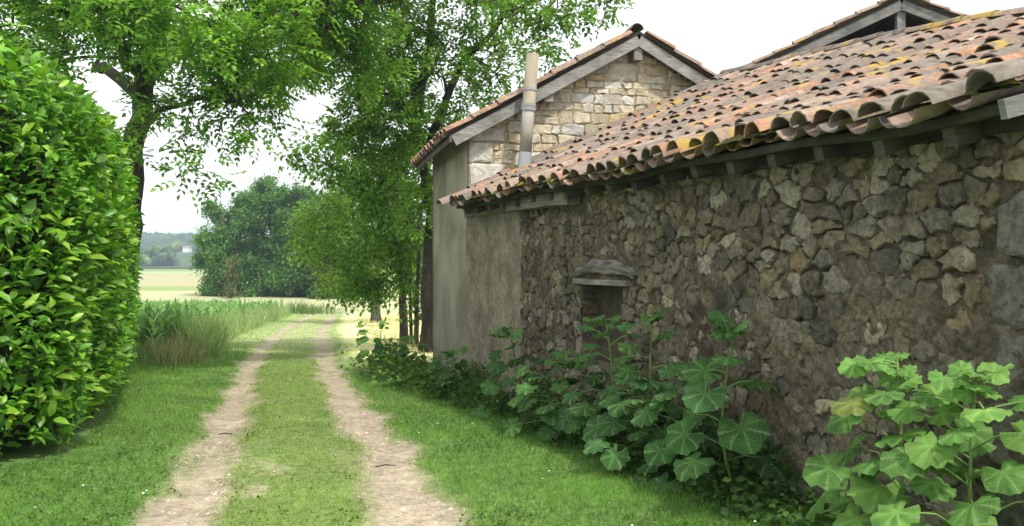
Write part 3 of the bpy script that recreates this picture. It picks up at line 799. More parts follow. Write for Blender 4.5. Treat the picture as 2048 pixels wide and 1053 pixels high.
# ------------------------------------------------------------------ the open-gabled barn behind
barn_scale = 17.0
A0 = px(1790, -5, barn_scale); BG = np.array([0.985, -0.17, 0.0]); BG /= np.linalg.norm(BG); BH = np.array([-BG[1], BG[0], 0]); BH = BH if BH[1] > 0 else -BH
barn = thing('gabled_barn', (A0[0], A0[1] + 2, -0.4), 'barn whose open dark gable with king post rises behind the low roof', 'barn')
BS, BHALF, BDEP = 0.45, 3.1, 6.0
def broof(side, q, back, lift=0.0): return A0 + BG * side * q + BH * back + UP * (-BS * q + lift - 0.12)
for side in (-1, 1):
    V = []; 
    for lift in (0.0, -0.06):
        for q in (0.0, BHALF + 0.2):
            for b in (-0.5, BDEP): V.append(broof(side, q, b, lift))
    F = [(0, 1, 3, 2), (4, 6, 7, 5), (0, 2, 6, 4), (1, 5, 7, 3), (2, 3, 7, 6)]
    if side > 0: F = [f[::-1] for f in F]
    r_ = obj('roof', make_mesh('roof', V, F, M['dark'], None), barn); spots = []
    for ci in range(12):
        b = -0.48 + ci * 0.215
        for j in range(9):
            q = BHALF + 0.25 - j * 0.365 + rnd.uniform(-0.03, 0.03)
            if q < 0.25: continue
            for kind in ('cover', 'pan'):
                o = broof(side, q, b + (0 if kind == 'cover' else 0.107)); o2 = broof(side, q - 0.4, b + (0 if kind == 'cover' else 0.107))
                yd = (o2 - o) / np.linalg.norm(o2 - o) + UP * (-0.05 + rnd.gauss(0, 0.02)); yd /= np.linalg.norm(yd)
                xd = BH - yd * np.dot(BH, yd); xd /= np.linalg.norm(xd); zd = np.cross(xd, yd)
                if zd[2] < 0: xd = -xd; zd = -zd
                spots.append((frame_matrix(o + UP * (0.04 if kind == 'cover' else 0.055), xd, yd, zd), kind, rnd.choice([0, 1, 5, 8, 7, 2])))
    if side < 0:
        b = -0.5
        while b < BDEP:
            spots.append((frame_matrix(broof(-1, 0, b, 0.06), BG, BH, UP), 'cover', rnd.choice([1, 5, 2, 4]))); b += 0.38
    lay_tiles(spots, r_, 60)
    mb = MB(); mb.beam(broof(side, 0.0, -0.46, -0.15), broof(side, BHALF + 0.15, -0.46, -0.12), 0.05, 0.19, c=(0.17, 0.16, 0.155)); mb.build('barge_board', M['wood'], barn)
    mb = MB(); mb.beam(broof(side, 0.0, -0.30, -0.16), broof(side, BHALF, -0.30, -0.16), 0.14, 0.12, c=(0.06, 0.057, 0.05)); mb.build('rafter', M['wood'], barn)
mb = MB(); mb.beam(broof(1, 0.0, -0.36, -0.25), broof(1, 0.0, -0.36, -2.4), 0.15, 0.12, up=(0, 1, 0), c=(0.20, 0.195, 0.19)); mb.build('king_post', M['wood'], barn)
mb = MB(); mb.beam(broof(1, 0, -0.30, -2.3) - BG * BHALF, broof(1, 0, -0.30, -2.3) + BG * BHALF, 0.2, 0.24, c=(0.16, 0.15, 0.14)); mb.build('tie_beam', M['wood'], barn)
mb = MB(); zb = -0.6
c0 = A0.copy(); c0[2] = 0
for (sgn) in (-1, 1):
    a = c0 + BG * sgn * (BHALF - 0.15); zt = A0[2] - BS * BHALF - 0.25
    mb.add([a + UP * zb, a + BH * BDEP + UP * zb, a + BH * BDEP + UP * zt, a + UP * zt], [(0, 1, 2, 3)], (0.2, 0.17, 0.12))
a, b = c0 - BG * (BHALF - 0.15), c0 + BG * (BHALF - 0.15); zt = A0[2] - 2.6
mb.add([a + UP * zb, b + UP * zb, b + UP * zt, a + UP * zt], [(0, 1, 2, 3)], (0.2, 0.17, 0.12))
zt2 = A0[2] - BS * BHALF - 0.2
mb.add([a + BH * BDEP + UP * zb, b + BH * BDEP + UP * zb, b + BH * BDEP + UP * zt2, A0 + BH * BDEP - UP * 0.2, a + BH * BDEP + UP * zt2], [(0, 1, 2, 3, 4)], (0.12, 0.10, 0.08))
mb.build('wall', M['mortar'], barn)

exec_later = True
# ------------------------------------------------------------------ leaves
LEAF4 = (np.array([[0, 0, 0], [0.48, 0.55, 0.10], [1, 0, -0.12], [0.48, -0.55, 0.10]]), np.array([[0, 1, 2], [0, 2, 3]]))
LAUREL = (np.array([[0, 0, 0], [.32, 0, .01], [.68, 0, -.03], [1, 0, -.16], [.30, .44, .09], [.68, .40, .05], [.30, -.44, .09], [.68, -.40, .05]]),
          np.array([[0, 4, 1], [1, 4, 5], [1, 5, 2], [2, 5, 3], [0, 1, 6], [1, 7, 6], [1, 2, 7], [2, 3, 7]])[:, ::-1])
BLADE = (np.array([[0, 0.5, 0], [0, -0.5, 0], [1, 0, 0]]), np.array([[0, 1, 2]]))
BLADE5 = (np.array([[0, .5, 0], [0, -.5, 0], [.45, .42, .12], [.45, -.42, .12], [1, 0, -.12]]), np.array([[0, 1, 3], [0, 3, 2], [2, 3, 4]]))
def unit(a): return a / (np.linalg.norm(a, axis=-1, keepdims=True) + 1e-9)
def leaf_arrays(tmpl, pos, dirn, nrm, L, Wd):
    tv, tf = tmpl
    x = unit(dirn); z = unit(nrm - x * np.sum(nrm * x, -1, keepdims=True)); y = np.cross(z, x)
    n, k = len(pos), len(tv)
    V = pos[:, None, :] + (x[:, None, :] * tv[None, :, 0:1] * L[:, None, None] + y[:, None, :] * tv[None, :, 1:2] * Wd[:, None, None] + z[:, None, :] * tv[None, :, 2:3] * L[:, None, None])
    Fx = (tf[None] + (np.arange(n) * k)[:, None, None]).reshape(-1, 3)
    return V.reshape(-1, 3), Fx, k
def leaf_obj(name, tmpl, pos, dirn, nrm, L, Wd, cols, material, parent=None, kind=None):
    V, Fx, k = leaf_arrays(tmpl, pos, dirn, nrm, L, Wd)
    o = obj(name, make_mesh(name, V, Fx, material, np.repeat(cols, k, 0)), parent)
    if kind: o['kind'] = kind
    return o
def shades(n, c0, c1, spread=0.25, seed=0):
    t = rng.random((n, 1)); c = np.array(c0) * (1 - t) + np.array(c1) * t
    return c * (1 + rng.normal(0, spread, (n, 1))).clip(0.45, 1.7)
def rand_unit(n): return unit(rng.normal(0, 1, (n, 3)))

# ------------------------------------------------------------------ laurel hedge
foot = np.array([(-3.55, 7.55), (-3.62, 7.05), (-3.98, 6.5), (-4.7, 6.1), (-5.9, 6.2), (-7.0, 8.0), (-8.6, 14.6), (-7.9, 15.7), (-6.75, 15.5), (-6.35, 14.9)])
foot[:, 0] -= 0.02; HT = 3.16
def chaikin(P, k=2):
    for _ in range(k): P = np.stack([P * 0.75 + np.roll(P, -1, 0) * 0.25, P * 0.25 + np.roll(P, -1, 0) * 0.75], 1).reshape(-1, 2)
    return P
fp = chaikin(foot, 2); fn = np.roll(fp, -1, 0) - fp; seglen = np.linalg.norm(fn, axis=1)
if area2(fp) > 0: fnn = np.stack([fn[:, 1], -fn[:, 0]], 1) / seglen[:, None]
else: fnn = np.stack([-fn[:, 1], fn[:, 0]], 1) / seglen[:, None]
hedge = thing('laurel_hedge', (-5.8, 10.0, 0.0), 'tall clipped cherry laurel hedge of glossy bright green leaves left of the track', 'hedge')
cen = fp.mean(0)
# dark shell in place of branches, blocks see-through; inner shade is in its colour
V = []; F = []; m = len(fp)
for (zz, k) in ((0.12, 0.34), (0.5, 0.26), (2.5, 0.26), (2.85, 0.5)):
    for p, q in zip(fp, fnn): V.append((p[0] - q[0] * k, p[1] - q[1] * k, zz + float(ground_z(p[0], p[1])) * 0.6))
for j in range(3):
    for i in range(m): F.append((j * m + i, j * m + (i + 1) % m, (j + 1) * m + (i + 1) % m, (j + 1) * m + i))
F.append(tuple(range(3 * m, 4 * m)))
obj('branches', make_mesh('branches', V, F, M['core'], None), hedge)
n = 42000
vis = np.array([1.0 if (np.dot(q, -p) > 0.0) else 0.12 for p, q in zip(fp, fnn)])
w = seglen * vis; si = rng.choice(len(fp), n, p=w / w.sum()); a = rng.random(n)[:, None]
p2 = fp[si] * (1 - a) + np.roll(fp, -1, 0)[si] * a
n2 = unit(np.stack([fnn[si], np.roll(fnn, -1, 0)[si]], 0).mean(0))
hh = rng.random(n) ** 0.9
top = rng.random(n) < 0.20
inset = np.where(top, rng.random(n) ** 1.4 * 1.7, 0)
hh = np.where(top, 1.0, hh)
per = np.concatenate([[0], np.cumsum(seglen)])[si] + a[:, 0] * seglen[si]
lump = (fbm(per * 1.6, hh * 5, 101) - 0.5) * 0.42 + (fbm(per * 5, hh * 14, 103) - 0.5) * 0.20
rnd_top = -0.34 * sstep(0.84, 1.0, hh) ** 2 * (~top) - 0.10 * (1 - sstep(0.0, 0.12, hh)) + 0.10 * sstep(0.0, 0.25, hh)
depth = -rng.random(n) ** 1.6 * 0.30
off = lump + rnd_top + depth - inset - np.where(top, 0.42, 0)
gz0 = ground_z(p2[:, 0], p2[:, 1])
pos = np.stack([p2[:, 0] + n2[:, 0] * off, p2[:, 1] + n2[:, 1] * off, 0.06 + hh * HT + np.where(top, (lump * 0.6 + depth * 0.5 + 0.10 * sstep(0, 0.5, inset)), 0) + gz0 * (1 - hh * 0.6)], 1)
out3 = np.stack([n2[:, 0], n2[:, 1], np.zeros(n)], 1)
outn = np.where(top[:, None], np.array([0, 0, 1.0]), out3 + np.array([0, 0, 0.25]))
dr = unit(outn * rng.uniform(0.25, 0.9, (n, 1)) + rand_unit(n) * [1.0, 1.0, 0.6] + np.array([0, 0, 0.12]))
nr = unit(outn * 0.8 + np.array([0, 0, 0.75]) + rand_unit(n) * 0.55)
Ll = rng.gamma(8, .0128, n).clip(.04, .17); Wl = Ll * rng.uniform(0.40, 0.50, n)
lc = shades(n, (0.085, 0.25, 0.018), (0.175, 0.40, 0.028), 0.22); od = rng.random(n) < .006; lc[od] = shades(od.sum(), (.20, .15, .04), (.30, .26, .06), .2)
young = (rng.random(n) < 0.25) & (depth > -0.04); lc[young] = shades(young.sum(), (0.20, 0.42, 0.03), (0.27, 0.48, 0.045), 0.12)
dist = np.linalg.norm(pos - np.array([0, 0, EYE]), axis=1)
sx = CX + F_PX * pos[:, 0] / pos[:, 1]; sy = HY - F_PX * (pos[:, 2] - EYE) / pos[:, 1]
facing = np.abs(np.sum(unit(np.cross(np.cross(dr, nr), dr)) * unit(pos - np.array([0, 0, EYE])), 1))
score = Ll * Wl * facing / dist ** 2 * ((sx > 5) & (sy > 60) & (depth > -0.03) & (sx < 330))
big = np.argsort(-score)[:300]; rest_i = np.setdiff1d(np.arange(n), big)
leaf_obj('foliage', LAUREL, pos[rest_i], dr[rest_i], nr[rest_i], Ll[rest_i], Wl[rest_i], lc[rest_i], M['laurel'], hedge, 'stuff')
lvar = []
for k in range(8):
    v = LAUREL[0] * np.array([1, 0.45, 1]) + rng.normal(0, 0.012, LAUREL[0].shape)
    lvar.append(make_mesh('leaf', v, LAUREL[1], M['laurel'], ((0.10, 0.22, 0.015), (0.12, 0.26, 0.016), (0.15, 0.31, 0.02), (0.18, 0.34, 0.02), (0.24, 0.42, 0.03), (0.11, 0.24, 0.015), (0.14, 0.28, 0.018), (0.28, 0.46, 0.04))[k]))
for i in big:
    x = unit(dr[i]); zv = unit(nr[i] - x * np.dot(nr[i], x)); yv = np.cross(zv, x)
    mt = frame_matrix(pos[i], x, yv, zv) @ Matrix.Scale(float(Ll[i]), 4)
    obj('leaf', lvar[rnd.randrange(8)], hedge, mt)

# ------------------------------------------------------------------ trees
def curve(a, b, k=5, bend=0.12, droop=0.0):
    a, b = np.asarray(a, float), np.asarray(b, float); L = np.linalg.norm(b - a)
    o1 = rng.normal(0, bend * L * 0.5, 3)
    return [a + (b - a) * t + o1 * math.sin(math.pi * t) + np.array([0, 0, droop * L * math.sin(math.pi * t)]) for t in np.linspace(0, 1, k)]
def make_tree(name, label, trunk, r0, blobs, leaf, c0, c1, twigs=26, compound=False, density=1.0, limbs=(), bark=(0.10, 0.085, 0.07), r1=0.10, group=None, twig_r=0.008, droop=0.25, cat='tree', seg=9, spread=0.24, split=0, hang=1.0):
    base = np.array(trunk[0])
    root = thing(name, tuple(base), label, cat, group)
    wood = MB(); nodes = []
    tk = [np.asarray(p, float) for p in trunk]; fine = []
    for i in range(len(tk) - 1):
        for t in np.linspace(0, 1, 5)[:-1]: fine.append(tk[i] * (1 - t) + tk[i + 1] * t)
    fine.append(tk[-1]); nf = len(fine)
    rr = [r0 * (1.25 if i == 0 else 1) * (1 - i / (nf - 1)) + r1 * i / (nf - 1) for i in range(nf)]
    fine = [p + rng.normal(0, r0 * 0.10, 3) for p in fine]
    wood.tube(fine, rr, seg, bark); wood.build('trunk', M['bark'], root, True)
    br = MB()
    for i in range(nf // 3, nf): nodes.append((fine[i], rr[i]))
    for (pts, ra, rb) in limbs:
        pts = [np.asarray(p, float) for p in pts]; f2 = []
        for i in range(len(pts) - 1):
            for t in np.linspace(0, 1, 4)[:-1]: f2.append(pts[i] * (1 - t) + pts[i + 1] * t)
        f2.append(pts[-1]); f2 = [p + rng.normal(0, ra * 0.25, 3) for p in f2]
        rs = np.linspace(ra, rb, len(f2)); br.tube(f2, rs, 7, bark)
        nodes += [(p, r) for p, r in zip(f2, rs)]
    TS, TE, TW = [], [], []
    if split:
        nb = []
        for (c, R, dn) in blobs:
            for q in rand_unit(split): nb.append((np.array(c) + q * R * np.array([.75, .75, .6]), R * rng.uniform(.38, .6), dn))
        blobs = nb
    order = sorted(blobs, key=lambda b: min(np.linalg.norm(np.array(b[0]) - q[0]) for q in nodes))
    few = len(order) <= 4 and not limbs
    for (c, R, dn) in order:
        c = np.array(c, float)
        if few and br.n: br.build('branch', M['bark'], root, True); br = MB()
        p, r = min(nodes, key=lambda q: np.linalg.norm(c - q[0]) + 0.35 * max(0, q[0][2] - c[2]))
        ra = min(r * 0.7, 0.02 + 0.03 * R); cv = curve(p, c, 6, 0.14, 0.06)
        br.tube(cv, np.linspace(ra, ra * 0.5, 6), 6, bark)
        nodes += [(q, ra * 0.7) for q in cv[2:]]
        k = max(5, int(twigs * R * R * dn ** 0.5))
        dirs = rand_unit(k); ends = c + dirs * R * rng.uniform(0.55, 1.08, (k, 1)) * np.array([1.08, 1.0, 0.86]); ends[:, 2] -= droop * R * rng.random(k)
        for e in ends[: int(k * 0.55)]:
            cvt = curve(c + (e - c) * 0.05, e, 4, 0.2, 0.12); br.tube(cvt, np.linspace(ra * 0.4 + twig_r * 0.4, twig_r * 0.5, 4), 4, bark, False)
        TS.append(np.repeat(c[None], k, 0)); TE.append(ends); TW.append(np.full(k, R * dn))
    br.build('branch' if few else 'branches', M['bark'], root, True)
    TS = np.concatenate(TS); TE = np.concatenate(TE); TW = np.concatenate(TW)
    nl = int(density * sum(b[1] ** 2 * b[2] for b in blobs) / (leaf * leaf) * (1.3 if compound else 7.0))
    ti = rng.choice(len(TS), nl, p=TW / TW.sum()); t = rng.uniform(0.30, 1.06, nl)[:, None] ** (0.45 if split else 0.8)
    p = TS[ti] * (1 - t) + TE[ti] * t + rng.normal(0, 0.55 * leaf + 0.05, (nl, 3)) * (1.0 if compound else 1.6)
    ax_ = unit(unit(TE[ti] - TS[ti]) * 0.7 + rand_unit(nl) * 0.75 + np.array([0, 0, -0.30 * hang]))
    up = unit(np.array([0, 0, 1.0]) + rand_unit(nl) * 0.55)
    lcol = shades(nl, c0, c1, spread)
    if compound:
        m = 7; LL = leaf * 2.9 * rng.uniform(0.75, 1.2, nl)
        side = unit(np.cross(ax_, up)); q = np.arange(m)
        f = np.array([0.28, 0.28, 0.55, 0.55, 0.80, 0.80, 0.98]); sg = np.array([1, -1, 1, -1, 1, -1, 0])
        pp = p[:, None] + ax_[:, None] * (LL[:, None] * f)[..., None] + np.array([0, 0, -1.0]) * ((LL[:, None] * f ** 2) * 0.22 * hang)[..., None]
        dd = side[:, None] * (sg * 0.9)[None, :, None] + ax_[:, None] * np.where(sg == 0, 1.0, 0.55)[None, :, None] + np.array([0, 0, -0.22 * hang])
        nn = np.repeat(up[:, None], m, 1) + rng.normal(0, 0.25, (nl, m, 3))
        P_, D_, N_ = pp.reshape(-1, 3), dd.reshape(-1, 3), nn.reshape(-1, 3); Lx = np.repeat(leaf * rng.uniform(0.85, 1.2, nl), m); C_ = np.repeat(lcol, m, 0) * (1 + rng.normal(0, 0.08, (nl * m, 1)))
        leaf_obj('crown', LEAF4, P_, D_, N_, Lx, Lx * 0.50, C_, M['leaf'], root)
    else:
        Lx = leaf * rng.uniform(0.7, 1.3, nl)
        leaf_obj('crown', LEAF4, p, ax_ + rand_unit(nl) * 0.4, up, Lx, Lx * 0.62, lcol, M['leaf'], root)
    return root

def B(x, y, Y, R, dn=1.0): return (px(x, y, Y), R, dn)
gzf = lambda x, y: float(ground_z(np.array(x), np.array(y)))
# walnut leaning beside the hedge, its boughs over the track
wb = np.array([-7.55, 17.0, 0.0]); wb[2] = gzf(wb[0], wb[1]) - 0.05
wl = [wb, px(250, 560, 17), px(258, 420, 16.8), px(268, 300, 16.5), px(292, 170, 16.0), px(318, 50, 15.6), px(330, -90, 15.5)]
walnut_blobs = [B(20, 30, 13.5, 1.15), B(110, 70, 14.5, 1.0), B(60, -70, 14, 1.5), B(170, -10, 13.5, 1.1), B(215, 95, 14, 0.9), B(300, 40, 13.5, 1.1), B(340, 120, 13.5, .85), B(290, 190, 15, .5, .8),
    B(345, 235, 14, .60, .8), B(330, 300, 14.2, .40, .6), B(385, 350, 13.6, .30, .8), B(400, 185, 14, .8), B(455, 215, 14.2, .7, .9), B(505, 215, 14.5, .55, .8), B(470, 100, 14.5, 1.1), B(540, 160, 15, .75), B(440, 20, 14, 1.2),
    B(570, 60, 15, 1.15), B(640, 120, 15.5, 1.0), B(600, -40, 15, 1.4), B(690, 40, 16, 1.2), B(700, 150, 16.5, 0.8), B(740, -30, 16, 1.4), B(300, -120, 14, 1.7), B(450, -130, 14.5, 1.7), B(160, -160, 14.5, 1.6), B(600, -170, 15, 1.6),
    B(350, -260, 15, 1.8), B(520, -290, 15.5, 1.8), B(200, -300, 16, 1.7), B(300, -20, 18.5, 1.8), B(480, 10, 19, 1.8), B(150, 30, 18.5, 1.6), B(560, 100, 18.5, 1.1)]
limbs1 = [([px(292, 170, 16), px(240, 90, 15.2), px(150, 30, 14.5), px(40, 10, 14)], .14, .06), ([px(300, 140, 15.9), px(400, 60, 15), px(520, 40, 15), px(690, 20, 15.8), px(800, -10, 16.2)], .15, .05),
          ([px(275, 280, 16.4), px(320, 220, 15.4), px(400, 195, 14.6), px(480, 205, 14.3)], .06, .025), ([px(318, 50, 15.6), px(260, -60, 15), px(200, -200, 15.5)], .12, .06), ([px(330, -90, 15.5), px(420, -180, 15), px(540, -260, 15.4)], .10, .05),
          ([px(285, 200, 16.2), px(215, 140, 17), px(190, 130, 17.2)], .12, .08)]
make_tree('walnut_tree', 'leaning dark trunked tree behind the hedge, its leafy boughs hanging over the track', wl, 0.26, walnut_blobs, 0.115, (0.095, 0.215, 0.032), (0.21, 0.37, 0.055), twigs=22, compound=True, limbs=limbs1, bark=(0.075, 0.062, 0.05), r1=0.13, density=2.8, droop=0.2, hang=.35, split=3)
# tree at the corner of the house
ab = np.array([-1.95, 20.5, 0.0]); ab[2] = gzf(ab[0], ab[1]) - 0.05
ash_blobs = [B(800, 90, 19, 1.3), B(870, 30, 19, 1.2), B(780, 190, 19, 1.2), B(850, 170, 19.5, 1.3), B(930, 120, 19, 1.15), B(900, 230, 20, 1.2), B(820, 270, 20, 1.15), B(960, 60, 18.5, .9, .8), B(970, 190, 20, .9), B(1010, 120, 19.5, .6, .7), B(880, -60, 19, 1.4), B(780, -40, 19.5, 1.4),
    B(990, -20, 18.5, .9, .8), B(1050, 40, 17.5, .6, .55), B(1090, 20, 17, .45, .6), B(1105, 95, 17.2, .35, .7), B(1140, 5, 16.5, .45, .7), B(1195, 8, 16, .28, .9), B(1060, -50, 17, .9, .8), B(1160, -60, 16.5, .8), B(760, 250, 20, .9), B(850, 340, 20, .8), B(840, 430, 20.2, .5, .8), B(830, -160, 19.5, 1.6), B(960, -150, 19, 1.5), B(720, 215, 19.5, .8, .8)]
limbs2 = [([px(848, 330, 20.3), px(880, 230, 20), px(930, 120, 19.4), px(1010, 30, 18.4), px(1110, -10, 17)], .11, .03), ([px(840, 290, 20.2), px(790, 180, 19.6), px(740, 90, 19.2), px(700, 40, 18.8)], .09, .03), ([px(835, 250, 20), px(850, 120, 19.4), px(870, -40, 19), px(880, -170, 19)], .11, .05)]
make_tree('ash_tree', 'tall tree at the far corner of the stone house, branches reaching over its roof', [ab, px(857, 560, 20.4), px(862, 430, 20.4), px(846, 330, 20.3), px(833, 240, 20), px(826, 130, 19.7)], 0.17, ash_blobs, 0.125, (0.095, 0.22, 0.030), (0.21, 0.37, 0.055), twigs=20, compound=True, limbs=limbs2, bark=(0.06, 0.055, 0.046), r1=0.08, density=2.7, droop=0.25, hang=.4, split=3)
# smaller light green tree beside it, with two stems
sb = np.array([px(808, 690, 24)[0], 24.0, 0.0]); sb[2] = gzf(sb[0], sb[1]) - 0.05
small_blobs = [B(690, 385, 24, 1.1), B(735, 340, 24.5, 1.0), B(760, 440, 23.5, 1.2), B(690, 470, 24, 1.15), B(820, 400, 24, 1.1), B(800, 490, 23.5, 1.1), B(740, 530, 24, 1.0), B(700, 560, 24.2, .75), B(840, 520, 23.5, .8), B(640, 300, 23, .55, .8), B(605, 320, 22.7, .34, .8), B(680, 300, 23.5, .75, .9), B(790, 320, 24.5, 1.1), B(650, 400, 24.5, .8), B(845, 590, 23, .6, .7), B(780, 575, 24, .6, .8), B(685, 600, 24.3, .3, .8), B(820, 300, 23.5, .8)]
limbs3 = [([px(806, 560, 24), px(838, 470, 23.8), px(800, 400, 23.9), px(790, 330, 24)], .07, .03), ([px(835, 480, 23.8), px(845, 400, 23.8), px(862, 310, 23.8)], .06, .03), ([px(800, 500, 24), px(760, 420, 24), px(700, 350, 23.8), px(620, 318, 23)], .06, .02)]
make_tree('lime_green_tree', 'smaller light green tree with lichened grey stems left of the stone house', [sb, px(806, 600, 24), px(805, 520, 24), px(812, 440, 24)], 0.13, small_blobs, 0.13, (0.09, 0.21, 0.028), (0.19, 0.34, 0.045), twigs=18, limbs=limbs3, bark=(0.10, 0.095, 0.08), split=3, r1=0.07, density=2.8, droop=0.3, seg=8)
for i, (x, Y, lean, rr, lb) in enumerate(((832, 22.5, 6, .07, 'slim dark sapling trunk between the light green tree and the house wall'), (822, 23.2, -4, .05, 'thinnest sapling just right of the light green tree trunk'))):
    b = np.array([px(x, 0, Y)[0], Y, 0]); b[2] = gzf(b[0], b[1]) - .05
    make_tree('sapling', lb, [b, px(x + lean * .3, 600, Y), px(x + lean, 500, Y)], rr, [B(x + lean, 480, Y, .6, .7), B(x + lean + 8, 545, Y, .45, .5)], 0.12, (0.06, 0.15, 0.02), (0.13, 0.24, 0.03), twigs=16, bark=(0.07, 0.06, 0.05), r1=rr * .6, density=1.6, group='saplings by the house corner', seg=7)
# yellow-green tree further down the track
tb = np.array([px(752, 0, 42)[0], 42.0, 0]); tb[2] = gzf(tb[0], tb[1]) - .05
make_tree('field_maple', 'yellowish green rounded tree on the right further down the track', [tb, px(748, 560, 42), px(735, 500, 42), px(720, 440, 42)], 0.24, [B(665, 420, 42, 1.5), B(650, 480, 42, 1.4), B(690, 380, 43, 1.6), B(690, 520, 42, 1.5), B(740, 450, 43, 1.9), B(640, 440, 42, 1.0), B(735, 540, 43, 1.3), B(680, 560, 42, 1.0), B(770, 390, 44, 1.8), B(790, 500, 44, 1.7), B(840, 480, 44, 1.7), B(655, 530, 43, 1.0)], 0.19, (0.11, 0.21, 0.035), (0.22, 0.32, 0.06), twigs=8, bark=(0.09, 0.085, 0.07), split=4, r1=0.14, density=3.6, droop=.2, twig_r=.015, limbs=[([px(750, 585, 42), px(748, 560, 42), px(735, 500, 42), px(720, 440, 42)], .2, .12)])
# clump of tall trees at the end of the crop
clump = [('leftmost and roundest of the tall dark trees beyond the crop', 445, 98, [(440, 440, 2.3), (425, 490, 2.0), (460, 510, 2.4), (440, 550, 2.2), (480, 450, 2.3), (415, 530, 1.4), (455, 580, 1.6), (425, 575, 1.3), (490, 585, 1.2)]),
         ('tallest of the dark trees beyond the crop, second from the left', 525, 100, [(520, 395, 2.4), (555, 400, 2.2), (490, 420, 2.2), (530, 450, 2.9), (500, 500, 2.7), (550, 510, 2.6), (520, 560, 2.4), (480, 560, 1.9), (560, 560, 2.0), (580, 430, 2.0), (520, 588, 1.3), (550, 585, 1.4)]),
         ('dark tree right of the tallest one beyond the crop', 595, 97, [(600, 400, 2.2), (620, 430, 2.2), (590, 460, 2.6), (610, 510, 2.4), (590, 550, 2.3), (640, 470, 1.8), (630, 555, 2.0), (590, 588, 1.3), (620, 585, 1.3)]),
         ('rightmost of the dark trees beyond the crop, partly behind the yellowish tree', 650, 93, [(650, 420, 2.2), (660, 480, 2.4), (650, 530, 2.3), (690, 500, 2.2), (645, 575, 1.5), (690, 560, 1.8), (720, 520, 2.2), (655, 588, 1.2), (690, 590, 1.2), (640, 450, 2.0)])]
for (lb, x, Y, bl) in clump:
    b = np.array([px(x, 0, Y)[0], Y, 0]); b[2] = gzf(b[0], b[1]) - .1
    make_tree('dark_tree', lb, [b, px(x + 3, 520, Y), px(x, 430, Y)], 0.32, [B(a, c_, Y + rnd.uniform(-2.5, 2.5), R) for (a, c_, R) in bl], 0.30, (0.060, 0.15, 0.034), (0.135, 0.265, 0.055), split=6, twigs=7, bark=(0.09, 0.08, 0.065), r1=0.15, density=6.0, droop=.15, group='dark trees beyond the crop', twig_r=.03, seg=8)
# low brownish bush among them
b = np.array([px(462, 0, 92)[0], 92.0, 0]); b[2] = gzf(b[0], b[1]) - .1
make_tree('russet_bush', 'slim russet tinged bush at the foot of the dark trees', [b, px(462, 560, 92), px(462, 520, 92)], .12, [B(462, 520, 92, .6), B(460, 550, 92, .75), B(464, 580, 92, .8)], .3, (0.10, 0.135, 0.035), (0.17, 0.16, 0.05), twigs=6, density=4, cat='bush', seg=6)

# ------------------------------------------------------------------ far land: hills, woods, a white house
def hill_h(x, y):
    r = sstep(560, 900, y) * (22 + 9 * (fbm(x * 0.004, y * 0.002, 121) - 0.5)) + sstep(330, 560, y) * 1.6
    return r * (1 - 0.25 * sstep(1100, 1800, y))
xs = np.arange(-1200, 1201, 30.0); ys = np.concatenate([np.arange(430, 1000, 18.0), np.arange(1000, 1900, 90.0)])
HX, HYg = np.meshgrid(xs, ys); HZ = -2.45 + hill_h(HX, HYg)
ix = np.arange(HX.size).reshape(HX.shape); Fh = np.stack([ix[:-1, :-1], ix[:-1, 1:], ix[1:, 1:], ix[1:, :-1]], -1).reshape(-1, 4)
hl = obj('hills', make_mesh('hills', np.stack([HX, HYg, HZ], -1).reshape(-1, 3), Fh, M['wood_far'], (0.07, 0.11, 0.035), True)); tag(hl, 'low wooded hill on the horizon beyond the fields', 'hill', kind='structure')
def lump_geo():
    V = [(0, 0, 1)]; F = []
    for (zz, r, k0) in ((0.6, 0.75, 0), (0.0, 1.0, 0.5), (-0.7, 0.7, 0)):
        for k in range(7): V.append((r * math.cos((k + k0) / 7 * 6.283), r * math.sin((k + k0) / 7 * 6.283), zz))
    for k in range(7):
        F.append((0, 1 + k, 1 + (k + 1) % 7))
        for j in (0, 1):
            a_, b_ = 1 + j * 7 + k, 1 + j * 7 + (k + 1) % 7; F += [(a_, a_ + 7, b_), (b_, a_ + 7, b_ + 7)]
    return np.array(V), np.array(F)
LV, LF = lump_geo()
def lumps(name, P, R, cols, label, cat):
    n = len(P); k = len(LV)
    V = P[:, None] + LV[None] * R[:, None, :] * (1 + rng.normal(0, 0.13, (n, k, 1)))
    F_ = (LF[None] + (np.arange(n) * k)[:, None, None]).reshape(-1, 3)
    o = obj(name, make_mesh(name, V.reshape(-1, 3), F_, M['wood_far'], np.repeat(cols, k, 0) * (1 + rng.normal(0, .12, (n * k, 1))), True)); tag(o, label, cat, kind='stuff')
n = 3800
lx = rng.uniform(-620, 250, n); ly = rng.uniform(600, 960, n)
field = (np.abs(lx / ly + 0.362) < 0.017) & (ly < 728); ly = np.where(field, ly + 140, ly)      # a meadow below the white house
P = np.stack([lx, ly, -2.45 + hill_h(lx, ly) + 2.0], 1); r = rng.uniform(3.5, 7.0, (n, 1)); R = r * np.array([1, 1, 0.9])
lumps('far_wood', P, R, shades(n, (0.035, 0.065, 0.022), (0.075, 0.11, 0.035), .2), 'dark woodland covering the hill on the horizon', 'wood')
n = 620
lx = rng.uniform(-330, 60, n); lx = lx * 1.0; ly = 470 + rng.normal(0, 10, n) + 20 * np.sin(lx * .02)
keep = (CX + F_PX * lx / ly < 352) | (CX + F_PX * lx / ly > 420); lx, ly = lx[keep], ly[keep]; n = len(lx)
hgt = rng.uniform(0, 1, n) ** 1.2 * (5 + 9 * vnoise(lx * .035, ly * 0, 7))
P = np.stack([lx, ly, -0.6 + hgt], 1); R = rng.uniform(1.6, 3.2, (n, 1)) * np.array([1, 1, 0.95])
